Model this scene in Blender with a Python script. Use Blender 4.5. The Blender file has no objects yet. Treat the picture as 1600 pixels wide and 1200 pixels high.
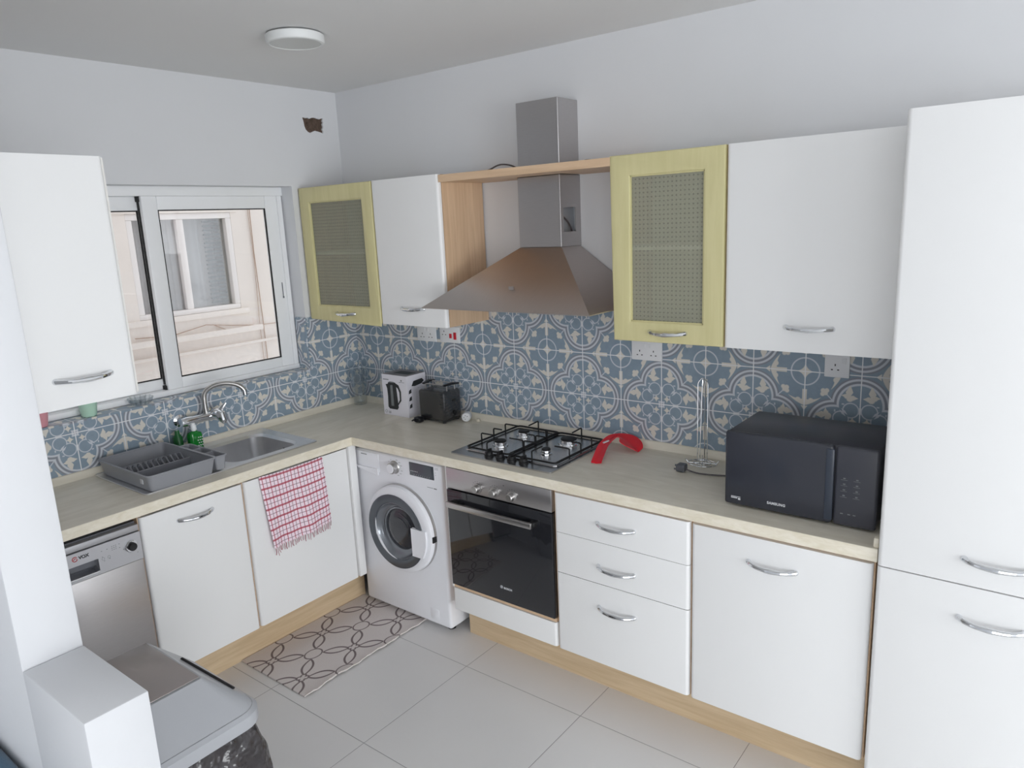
import bpy, bmesh, math, random
from mathutils import Vector, Matrix
from mathutils.geometry import tessellate_polygon

random.seed(7)
S = bpy.context.scene
COL = S.collection
PI = math.pi

# ------------------------------------------------------------------ camera
yaw, pitch, roll = -0.6666336, -0.2165031, -0.0455108
FPX = 1149.884
fw = Vector((math.sin(yaw)*math.cos(pitch), math.cos(yaw)*math.cos(pitch), math.sin(pitch)))
rt = Vector((math.cos(yaw), -math.sin(yaw), 0.0))
up = rt.cross(fw)
r2 = rt*math.cos(roll) + up*math.sin(roll)
u2 = up*math.cos(roll) - rt*math.sin(roll)
cam_d = bpy.data.cameras.new('camera')
cam = bpy.data.objects.new('camera', cam_d)
COL.objects.link(cam)
m3 = Matrix((r2, u2, -fw)).transposed()
cam.matrix_world = Matrix.Translation((3.39916, -2.85158, 1.92776)) @ m3.to_4x4()
cam_d.sensor_width = 36.0
cam_d.lens = FPX/1600*36.0
cam_d.clip_start = 0.02
S.camera = cam

# ------------------------------------------------------------------ world, light, exposure
W = bpy.data.worlds.new('daylight')
S.world = W
W.use_nodes = True
bg = W.node_tree.nodes['Background']
bg.inputs[0].default_value = (0.93, 0.965, 1.0, 1)
bg.inputs[1].default_value = 1.5
S.view_settings.view_transform = 'Standard'
S.view_settings.look = 'None'
S.view_settings.gamma = 1.0
S.view_settings.exposure = 0.0
S.view_settings.use_curve_mapping = False


def area(name, loc, rot, sx, sy, power, col):
    d = bpy.data.lights.new(name, 'AREA')
    d.shape = 'RECTANGLE'
    d.size, d.size_y = sx, sy
    d.energy = power
    d.color = col
    o = bpy.data.objects.new(name, d)
    COL.objects.link(o)
    o.location = loc
    o.rotation_euler = rot
    return o


# daylight coming in through the balcony door on the right and the window behind the camera
area("daylight_balcony", (9.25, -3.25, 1.15), (0, PI/2, 0), 2.25, 4.6, 222, (0.955, 0.985, 1.0))
area('daylight_rear_window', (6.2, -9.25, 1.32), (PI/2, 0, 0), 5.0, 2.0, 114, (0.955, 0.985, 1.0))
S.cycles.diffuse_bounces = 8
S.cycles.max_bounces = 14
S.cycles.transparent_max_bounces = 16

# ------------------------------------------------------------------ colour and materials
def lin(c):
    return tuple((v/255/12.92) if v/255 <= 0.04045 else ((v/255+0.055)/1.055)**2.4 for v in c) + (1.0,)


def mat(name, col, rough=0.5, metal=0.0, spec=0.5, noise=0.0, nscale=8.0, bump=0.0, bscale=200.0, coat=0.0,
        stretch=(1, 1, 1), trans=0.0, ior=1.45, sheen=0.0, aniso=0.0, bdist=0.002):
    m = bpy.data.materials.new(name)
    m.use_nodes = True
    nt = m.node_tree
    b = nt.nodes['Principled BSDF']
    c = lin(col)
    b.inputs['Base Color'].default_value = c
    b.inputs['Roughness'].default_value = rough
    b.inputs['Metallic'].default_value = metal
    b.inputs['Specular IOR Level'].default_value = spec
    b.inputs['Coat Weight'].default_value = coat
    b.inputs['Coat Roughness'].default_value = 0.08
    b.inputs['Transmission Weight'].default_value = trans
    b.inputs['IOR'].default_value = ior
    b.inputs['Sheen Weight'].default_value = sheen
    b.inputs['Anisotropic'].default_value = aniso
    tc = nt.nodes.new('ShaderNodeTexCoord')
    mp = nt.nodes.new('ShaderNodeMapping')
    mp.inputs['Scale'].default_value = stretch
    nt.links.new(tc.outputs['Object'], mp.inputs[0])
    if noise > 0:
        n = nt.nodes.new('ShaderNodeTexNoise')
        n.inputs['Scale'].default_value = nscale
        n.inputs['Detail'].default_value = 5
        nt.links.new(mp.outputs[0], n.inputs['Vector'])
        mr = nt.nodes.new('ShaderNodeMapRange')
        mr.inputs['From Min'].default_value = 0.25
        mr.inputs['From Max'].default_value = 0.75
        mr.inputs['To Min'].default_value = 1-noise
        mr.inputs['To Max'].default_value = 1+noise
        nt.links.new(n.outputs[0], mr.inputs[0])
        mx = nt.nodes.new('ShaderNodeVectorMath')
        mx.operation = 'SCALE'
        mx.inputs[0].default_value = c[:3]
        nt.links.new(mr.outputs[0], mx.inputs['Scale'])
        nt.links.new(mx.outputs[0], b.inputs['Base Color'])
    if bump > 0:
        n2 = nt.nodes.new('ShaderNodeTexNoise')
        n2.inputs['Scale'].default_value = bscale
        nt.links.new(mp.outputs[0], n2.inputs['Vector'])
        bp = nt.nodes.new('ShaderNodeBump')
        bp.inputs['Strength'].default_value = bump
        bp.inputs['Distance'].default_value = bdist
        nt.links.new(n2.outputs[0], bp.inputs['Height'])
        nt.links.new(bp.outputs[0], b.inputs['Normal'])
    return m


class X:
    """tiny expression builder for shader maths"""
    nt = None

    def __init__(self, s):
        self.s = s

    @staticmethod
    def op(o, *a):
        n = X.nt.nodes.new('ShaderNodeMath')
        n.operation = o
        for i, v in enumerate(a):
            if isinstance(v, X):
                X.nt.links.new(v.s, n.inputs[i])
            else:
                n.inputs[i].default_value = v
        return X(n.outputs[0])

    def __add__(a, b): return X.op('ADD', a, b)
    def __radd__(a, b): return X.op('ADD', b, a)
    def __sub__(a, b): return X.op('SUBTRACT', a, b)
    def __rsub__(a, b): return X.op('SUBTRACT', b, a)
    def __mul__(a, b): return X.op('MULTIPLY', a, b)
    def __rmul__(a, b): return X.op('MULTIPLY', b, a)
    def __truediv__(a, b): return X.op('DIVIDE', a, b)


def xmin(*a):
    r = a[0]
    for v in a[1:]:
        r = X.op('MINIMUM', r, v)
    return r


def xmax(*a):
    r = a[0]
    for v in a[1:]:
        r = X.op('MAXIMUM', r, v)
    return r


def xabs(a): return X.op('ABSOLUTE', a)
def xlen(a, b): return X.op('SQRT', a*a+b*b)
def inside(d, w=0.006):            # soft step, 1 where d<0
    n = X.nt.nodes.new('ShaderNodeMapRange')
    n.inputs['From Min'].default_value = -w
    n.inputs['From Max'].default_value = w
    n.inputs['To Min'].default_value = 1
    n.inputs['To Max'].default_value = 0
    X.nt.links.new(d.s, n.inputs[0])
    return X(n.outputs[0])


def mixc(fac, c1, c2):
    n = X.nt.nodes.new('ShaderNodeMix')
    n.data_type = 'RGBA'
    X.nt.links.new(fac.s, n.inputs[0])
    for i, c in ((6, c1), (7, c2)):
        if isinstance(c, tuple):
            n.inputs[i].default_value = c
        else:
            X.nt.links.new(c, n.inputs[i])
    return n.outputs[2]


def axes():
    g = X.nt.nodes.new('ShaderNodeNewGeometry')
    s = X.nt.nodes.new('ShaderNodeSeparateXYZ')
    X.nt.links.new(g.outputs['Position'], s.inputs[0])
    return X(s.outputs[0]), X(s.outputs[1]), X(s.outputs[2])


def tile_mat(name, ua, va, u0, v0):
    """encaustic style patterned wall tile, 20 cm, drawn on world axes ua, va"""
    m = bpy.data.materials.new(name)
    m.use_nodes = True
    X.nt = m.node_tree
    b = X.nt.nodes['Principled BSDF']
    P = axes()
    U = (P[ua]-u0)/0.2
    V = (P[va]-v0)/0.2
    u = X.op('PINGPONG', U, 1.0)      # 0 at a small-circle corner, 1 at a quatrefoil centre
    v = X.op('PINGPONG', V, 1.0)
    a = xmax(u, v)
    c = xmin(u, v)
    blue, gdark = lin((128, 146, 164)), lin((138, 142, 152))
    light, beige, grout = lin((206, 210, 217)), lin((220, 215, 206)), lin((236, 236, 238))
    geo = X.nt.nodes.new('ShaderNodeNewGeometry')
    no = X.nt.nodes.new('ShaderNodeTexNoise')
    no.inputs['Scale'].default_value = 35
    no.inputs['Detail'].default_value = 4
    X.nt.links.new(geo.outputs['Position'], no.inputs['Vector'])
    col = mixc(X(no.outputs[0]), lin((126, 145, 161)), lin((146, 162, 177)))
    dl = xlen(a-1.0, c-0.56)
    # darker grey band of the quatrefoil outline
    col = mixc(inside(xabs(dl-0.455)-0.075), col, gdark)
    col = mixc(inside(xabs(dl-0.478)-0.020), col, light)
    col = mixc(inside(xabs(dl-0.392)-0.020), col, light)
    # thin rings and little stars inside the quatrefoil
    dr = xlen(a-0.84, c-0.67)
    col = mixc(inside(xabs(dr-0.138)-0.010), col, light)
    col = mixc(inside(xmax(xabs(a-0.985)-0.015, xabs(c-0.67)-0.06)), col, light)
    sx, sy = xabs(a-0.875), xabs(c-0.875)
    st = X.op('POWER', sx, 0.6)+X.op('POWER', sy, 0.6)
    col = mixc(inside(st-0.235, 0.02), col, beige)
    st2 = xabs((a-0.73)+(c-0.70))+4.0*xabs((a-0.73)-(c-0.70))
    col = mixc(inside(st2-0.12, 0.02), col, light)
    # ivy leaf in every half lobe
    px, py = a-0.815, c-0.40
    # pointed leaf with side lobes, tip towards the lobe top, stalk curling to the ring
    tip = xmax(xabs(px+0.01+(py+0.10)*0.10)*1.5+xabs(py+0.075)*0.75-0.10, xabs(py+0.07)-0.13)
    leaf = xmin(tip,
                xlen(px+0.055, py-0.005)-0.048,
                xlen(px-0.050, py-0.030)-0.046,
                xlen(px, py-0.045)-0.060,
                xabs(px+0.085)*0.8+xabs(py+0.005)*1.7-0.055,
                xabs(px-0.085)*0.8+xabs(py-0.03)*1.7-0.05)
    col = mixc(inside(leaf, 0.008), col, beige)
    col = mixc(inside(xmax(xabs(px+0.115)-0.022, xabs(py-0.16+px*0.0)-0.012)), col, light)
    # small circle with four pointed star
    r = xlen(u, v)
    col = mixc(inside(xabs(r-0.262)-0.013), col, light)
    st = X.op('POWER', u, 0.55)+X.op('POWER', v, 0.55)
    col = mixc(inside(st-0.40, 0.02), col, beige)
    # stem, wings and arrow between the lobes
    col = mixc(inside(xmax(c-0.042, xabs(a-0.455)-0.11)), col, beige)
    wing = xmax(xabs(a-(0.60-c*c*1.1-c*0.06))-(0.062-c*0.20), c-0.30)
    col = mixc(inside(wing, 0.008), col, beige)
    hook = xlen(a-0.545, (c-0.12)*0.8)-0.035
    col = mixc(inside(hook, 0.008), col, beige)
    col = mixc(inside(xmax(c-(0.76-a)*0.7, 0.67-a)), col, beige)
    # clover on the diagonal
    clo = xmin(xlen(a-0.405, c-0.33)-0.042, xlen(a-0.34, c-0.34)-0.046, xlen(a-0.385, c-0.385)-0.04)
    col = mixc(inside(clo, 0.008), col, beige)
    col = mixc(inside(xmax(a-c-0.014, xabs(a-0.47)-0.055)), col, light)
    # grout
    gd = xmin(c, 1.0-a)
    gf = inside(xmin(c, 1.0-a, 1.0-c)-0.0095, 0.003)
    col = mixc(gf, col, grout)
    X.nt.links.new(col, b.inputs['Base Color'])
    b.inputs['Roughness'].default_value = 0.42
    bp = X.nt.nodes.new('ShaderNodeBump')
    bp.invert = True
    bp.inputs['Distance'].default_value = 0.001
    bp.inputs['Strength'].default_value = 0.6
    X.nt.links.new(gf.s, bp.inputs['Height'])
    X.nt.links.new(bp.outputs[0], b.inputs['Normal'])
    return m


TX0, TY0, TZ0 = -0.0144+0.2, -0.0053-0.2, 1.3227
M_TILE_BACK = tile_mat('patterned_tile_back', 0, 2, TX0, TZ0)
M_TILE_LEFT = tile_mat('patterned_tile_left', 1, 2, TY0, TZ0)
M_TILE_SILL = tile_mat('patterned_tile_sill', 1, 0, TY0, 0.03)
M_TILE_REVEAL = tile_mat('patterned_tile_reveal', 0, 2, 0.05, TZ0)


def floor_mat():
    m = bpy.data.materials.new('large_grey_floor_tile')
    m.use_nodes = True
    X.nt = m.node_tree
    b = X.nt.nodes['Principled BSDF']
    x, y, z = axes()
    gx = xabs(X.op('PINGPONG', (x-1.375), 0.3))
    gy = xabs(X.op('PINGPONG', (y+0.70), 0.3))
    geo = X.nt.nodes.new('ShaderNodeNewGeometry')
    no = X.nt.nodes.new('ShaderNodeTexNoise')
    no.inputs['Scale'].default_value = 2.2
    no.inputs['Detail'].default_value = 6
    X.nt.links.new(geo.outputs['Position'], no.inputs['Vector'])
    col = mixc(X(no.outputs[0]), lin((218, 217, 217)), lin((226, 225, 224)))
    gf = inside(xmin(gx, gy)-0.0012, 0.0007)
    col = mixc(gf, col, lin((150, 148, 149)))
    X.nt.links.new(col, b.inputs['Base Color'])
    b.inputs['Roughness'].default_value = 0.38
    bp = X.nt.nodes.new('ShaderNodeBump')
    bp.invert = True
    bp.inputs['Distance'].default_value = 0.001
    X.nt.links.new(gf.s, bp.inputs['Height'])
    X.nt.links.new(bp.outputs[0], b.inputs['Normal'])
    return m


def streak_mat(name, c1, c2, scale, stretch, rough, spec=0.5, ramp=(0.35, 0.65)):
    m = bpy.data.materials.new(name)
    m.use_nodes = True
    X.nt = m.node_tree
    b = X.nt.nodes['Principled BSDF']
    g = X.nt.nodes.new('ShaderNodeNewGeometry')
    mp = X.nt.nodes.new('ShaderNodeMapping')
    mp.inputs['Scale'].default_value = stretch
    X.nt.links.new(g.outputs['Position'], mp.inputs[0])
    no = X.nt.nodes.new('ShaderNodeTexNoise')
    no.inputs['Scale'].default_value = scale
    no.inputs['Detail'].default_value = 7
    no.inputs['Roughness'].default_value = 0.6
    no.inputs['Distortion'].default_value = 0.6
    X.nt.links.new(mp.outputs[0], no.inputs['Vector'])
    mr = X.nt.nodes.new('ShaderNodeMapRange')
    mr.inputs['From Min'].default_value = ramp[0]
    mr.inputs['From Max'].default_value = ramp[1]
    X.nt.links.new(no.outputs[0], mr.inputs[0])
    X.nt.links.new(mixc(X(mr.outputs[0]), lin(c1), lin(c2)), b.inputs['Base Color'])
    b.inputs['Roughness'].default_value = rough
    b.inputs['Specular IOR Level'].default_value = spec
    return m


def towel_mat():
    m = bpy.data.materials.new('red_check_cotton')
    m.use_nodes = True
    X.nt = m.node_tree
    b = X.nt.nodes['Principled BSDF']
    uvn = X.nt.nodes.new('ShaderNodeUVMap')
    s = X.nt.nodes.new('ShaderNodeSeparateXYZ')
    X.nt.links.new(uvn.outputs[0], s.inputs[0])
    u, v = X(s.outputs[0]), X(s.outputs[1])
    col = lin((246, 228, 238))
    dark, red = lin((120, 66, 84)), lin((170, 40, 66))
    X_ = X.op
    fu = X_('PINGPONG', u-0.035, 0.5/9)
    fv = X_('PINGPONG', v-0.03, 0.5/7)
    fu2 = X_('PINGPONG', u-0.035+0.5/9, 0.5/9)
    fv2 = X_('PINGPONG', v-0.03+0.5/7, 0.5/7)
    f3 = X_('PINGPONG', u-0.035, 0.25/9)
    g = inside(f3-0.0022, 0.001)
    col = mixc(g*0.30, col, red)
    col = mixc(inside(xmin(fu2, fv2)-0.0045, 0.0015)*0.8, col, dark)
    col = mixc(inside(fu-0.006, 0.002)*0.85, col, red)
    col = mixc(inside(fv-0.013, 0.003)*0.85, col, red)
    X.nt.links.new(col, b.inputs['Base Color'])
    b.inputs['Roughness'].default_value = 0.9
    return m


def rug_mat():
    """taupe loop flower pattern on a washable cotton rug, drawn on world axes"""
    m = bpy.data.materials.new('rug_flower_weave')
    m.use_nodes = True
    X.nt = m.node_tree
    b = X.nt.nodes['Principled BSDF']
    x, y, z = axes()
    # flowers every 0.225 m across and 0.29 m along, petals on the diagonals, ovals in between
    p = X.op('PINGPONG', (x-0.608)/0.1125, 1.0)
    q = X.op('PINGPONG', (y+1.178)/0.145, 1.0)
    sm, df = (p+q)*0.5, (p-q)*0.5
    e = (sm-0.44)/0.32
    wv = 0.125-0.125*e*e
    petal = inside(xabs(xabs(df)-wv)-0.027, 0.008)*inside(xabs(sm-0.44)-0.325, 0.01)
    core = inside(xabs(xlen(p-0.085, q-0.085)-0.085)-0.030, 0.012)*inside(0.0-(p+q)+0.10, 0.02)*inside(sm-0.17, 0.01)
    oval = inside(xabs(xlen(1.0-p, 1.0-q)-0.30)-0.026, 0.010)
    f = xmax(petal, core, oval)
    geo = X.nt.nodes.new('ShaderNodeNewGeometry')
    no = X.nt.nodes.new('ShaderNodeTexNoise')
    no.inputs['Scale'].default_value = 260
    X.nt.links.new(geo.outputs['Position'], no.inputs['Vector'])
    base = mixc(X(no.outputs[0]), lin((206, 199, 197)), lin((226, 219, 216)))
    col = mixc(f, base, lin((122, 110, 111)))
    X.nt.links.new(col, b.inputs['Base Color'])
    b.inputs['Roughness'].default_value = 0.95
    bp = X.nt.nodes.new('ShaderNodeBump')
    bp.inputs['Distance'].default_value = 0.002
    bp.inputs['Strength'].default_value = 0.5
    X.nt.links.new(no.outputs[0], bp.inputs['Height'])
    X.nt.links.new(bp.outputs[0], b.inputs['Normal'])
    return m


def glass_mat(name, tint, refl=0.10, rough=0.02, grid=None):
    m = bpy.data.materials.new(name)
    m.use_nodes = True
    nt = m.node_tree
    nt.nodes.remove(nt.nodes['Principled BSDF'])
    out = nt.nodes['Material Output']
    t = nt.nodes.new('ShaderNodeBsdfTransparent')
    t.inputs[0].default_value = lin(tint)
    g = nt.nodes.new('ShaderNodeBsdfGlossy')
    g.inputs['Roughness'].default_value = rough
    fr = nt.nodes.new('ShaderNodeLayerWeight')
    fr.inputs[0].default_value = 0.12
    mx = nt.nodes.new('ShaderNodeMixShader')
    ad = nt.nodes.new('ShaderNodeMath')
    ad.operation = 'ADD'
    ad.inputs[1].default_value = refl-0.02
    ad.use_clamp = True
    nt.links.new(fr.outputs['Facing'], ad.inputs[0])
    nt.links.new(ad.outputs[0], mx.inputs[0])
    nt.links.new(t.outputs[0], mx.inputs[1])
    nt.links.new(g.outputs[0], mx.inputs[2])
    nt.links.new(mx.outputs[0], out.inputs[0])
    return m


def reeded_mat():
    m = bpy.data.materials.new('reeded_square_glass')
    m.use_nodes = True
    X.nt = m.node_tree
    b = X.nt.nodes['Principled BSDF']
    x, y, z = axes()
    f = 2*PI/0.0165
    h = X.op('ABSOLUTE', X.op('SINE', x*(f/2))) + X.op('ABSOLUTE', X.op('SINE', z*(f/2)))
    col = mixc(inside(h-0.55, 0.35), lin((222, 222, 206)), lin((172, 173, 160)))
    X.nt.links.new(col, b.inputs['Base Color'])
    b.inputs['Roughness'].default_value = 0.16
    b.inputs['Transmission Weight'].default_value = 0.72
    b.inputs['IOR'].default_value = 1.12
    bp = X.nt.nodes.new('ShaderNodeBump')
    bp.inputs['Distance'].default_value = 0.0012
    bp.inputs['Strength'].default_value = 0.5
    X.nt.links.new(h.s, bp.inputs['Height'])
    X.nt.links.new(bp.outputs[0], b.inputs['Normal'])
    return m


M = dict(
    wall=mat('white_wall_paint', (220, 221, 224), 0.85, noise=0.01, nscale=3, bump=0.08, bscale=60, spec=0.2),
    ceil=mat('white_ceiling_paint', (228, 228, 228), 0.9, noise=0.01, nscale=2, spec=0.2),
    pillar=mat('white_plaster', (212, 213, 216), 0.8, noise=0.01, nscale=4, bump=0.15, bscale=40, spec=0.2),
    floor=floor_mat(),
    top=streak_mat('travertine_laminate', (218, 211, 194), (238, 232, 218), 3.2, (1.2, 5.0, 5.0), 0.30, ramp=(0.3, 0.7)),
    topl=streak_mat('travertine_laminate_left', (218, 211, 194), (238, 232, 218), 3.2, (5.0, 1.2, 5.0), 0.30, ramp=(0.3, 0.7)),
    edge=streak_mat('cream_laminate_edge', (226, 217, 196), (240, 233, 217), 9.0, (2.0, 2.0, 6.0), 0.45),
    gloss=mat('white_gloss_foil', (238, 238, 238), 0.32, noise=0.006, nscale=3, spec=0.5),
    white=mat('white_melamine', (226, 224, 220), 0.45, noise=0.01, nscale=6),
    beech=streak_mat('beech_veneer', (206, 174, 142), (222, 192, 160), 3.0, (14.0, 14.0, 0.8), 0.45),
    beechh=streak_mat('beech_veneer_long', (208, 176, 144), (224, 194, 162), 3.0, (0.8, 14.0, 14.0), 0.45),
    plinth=streak_mat('pale_maple_plinth', (200, 176, 142), (216, 194, 162), 3.0, (1.0, 1.0, 14.0), 0.5),
    lime=streak_mat('lime_stained_wood', (206, 198, 148), (214, 206, 158), 3.0, (9.0, 9.0, 0.8), 0.42),
    chrome=mat('chrome', (225, 227, 230), 0.09, 1.0, noise=0.01),
    nickel=mat('satin_nickel', (190, 188, 186), 0.28, 1.0, noise=0.01),
    steel=mat('brushed_steel', (192, 189, 189), 0.30, 1.0, noise=0.05, nscale=30, stretch=(1, 1, 40), aniso=0.5),
    steelh=mat('brushed_steel_hood', (194, 186, 182), 0.32, 1.0, noise=0.04, nscale=20, stretch=(40, 1, 1), aniso=0.4),
    steelp=mat('painted_silver', (186, 186, 190), 0.38, 0.55, noise=0.01),
    washer=mat('appliance_white', (240, 241, 246), 0.30, noise=0.005),
    pvc=mat('white_window_profile', (244, 245, 247), 0.30, noise=0.005),
    rubber=mat('black_rubber', (26, 26, 28), 0.6, noise=0.05),
    black=mat('black_plastic', (26, 27, 31), 0.32, noise=0.04),
    blackm=mat('black_matt_enamel', (22, 22, 24), 0.5, noise=0.05),
    mwave=mat('dark_blue_black_plastic', (66, 67, 75), 0.30, noise=0.04),
    mwglass=mat('microwave_door_glass', (54, 56, 64), 0.16, noise=0.02, spec=0.5),
    ovenglass=mat('black_oven_glass', (34, 35, 39), 0.05, noise=0.02, spec=0.8),
    darkgap=mat('dark_gap', (28, 26, 28), 0.8, noise=0.1),
    grey=mat('grey_plastic', (148, 150, 156), 0.35, noise=0.01),
    greyd=mat('dark_grey_plastic', (108, 110, 116), 0.4, noise=0.01),
    bin=mat('silver_grey_bin_plastic', (172, 174, 179), 0.30, noise=0.01),
    binflap=mat('bin_flap_plastic', (152, 144, 142), 0.22, noise=0.01),
    bag=mat('black_bin_liner', (52, 48, 50), 0.16, noise=0.25, nscale=14, bump=1.0, bscale=22, spec=0.8, bdist=0.02),
    red=mat('red_plastic', (226, 40, 54), 0.3, noise=0.02),
    redsw=mat('red_switch', (200, 30, 48), 0.35, noise=0.02),
    socket=mat('white_socket_plastic', (232, 233, 236), 0.3, noise=0.005),
    green=mat('green_soap', (36, 150, 60), 0.12, noise=0.1, trans=0.35),
    greend=mat('dark_green_plastic', (28, 92, 46), 0.35, noise=0.05),
    mint=mat('mint_green_ceramic', (190, 226, 206), 0.35, noise=0.02),
    pink=mat('pink_ceramic', (230, 164, 174), 0.35, noise=0.02),
    card=mat('white_printed_card', (226, 224, 232), 0.45, noise=0.01),
    cardg=mat('grey_printed_card', (140, 138, 142), 0.5, noise=0.08, nscale=60),
    ink=mat('dark_print', (48, 50, 52), 0.45, noise=0.08),
    inkl=mat('grey_print', (120, 124, 126), 0.45, noise=0.1, nscale=40),
    white_ink=mat('white_print', (214, 216, 220), 0.5, noise=0.01),
    redink=mat('red_print', (186, 60, 62), 0.5, noise=0.02),
    facade=mat('cream_render', (226, 216, 208), 0.9, noise=0.03, nscale=5, bump=0.3, bscale=30),
    curtain=mat('net_curtain', (246, 238, 232), 0.9, noise=0.12, nscale=3, stretch=(1, 10, 0.3)),
    earth=mat('rough_broken_masonry', (92, 76, 66), 0.95, noise=0.4, nscale=60, bump=1.0, bscale=120),
    sofa=mat('blue_upholstery', (58, 92, 116), 0.9, noise=0.12, nscale=120, bump=0.5, bscale=400, sheen=0.3),
    lampw=mat('white_lamp_housing', (228, 230, 230), 0.4, noise=0.005),
    opal=mat('opal_diffuser', (206, 208, 206), 0.3, noise=0.005),
    cable=mat('grey_cable', (86, 80, 82), 0.5, noise=0.02),
    tilegrout=mat('rug_edge_cotton', (216, 208, 204), 0.95, noise=0.05),
    steelbowl=mat('satin_sink_steel', (232, 232, 234), 0.30, 1.0, noise=0.05, nscale=12),
    glass=glass_mat('window_glass', (250, 251, 252), 0.04),
    jar=glass_mat('clear_jar_glass', (247, 249, 250), 0.07, 0.03),
    washglass=mat('smoked_door_glass', (70, 76, 84), 0.06, noise=0.02, spec=0.8),
    drum=mat('drum_steel', (120, 122, 128), 0.28, 1.0, noise=0.2, nscale=60),
    reeded=reeded_mat(),
    towel=towel_mat(),
    rug=rug_mat(),
)
M['darkin'] = mat('beige_cabinet_inside', (206, 202, 188), 0.7, noise=0.02)

# ------------------------------------------------------------------ mesh helpers
def tag(o, label=None, cat=None, group=None, kind=None):
    if label: o['label'] = label
    if cat: o['category'] = cat
    if group: o['group'] = group
    if kind: o['kind'] = kind
    return o


def thing(name, label, cat, loc=(0, 0, 0), rotz=0.0, group=None, kind=None):
    o = bpy.data.objects.new(name, None)
    o.empty_display_size = 0.05
    COL.objects.link(o)
    o.location = loc
    o.rotation_euler = (0, 0, rotz)
    return tag(o, label, cat, group, kind)


def world_off(p):
    v = Vector((0, 0, 0))
    while p is not None:
        v += Vector(p.location)
        p = p.parent
    return v


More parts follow.
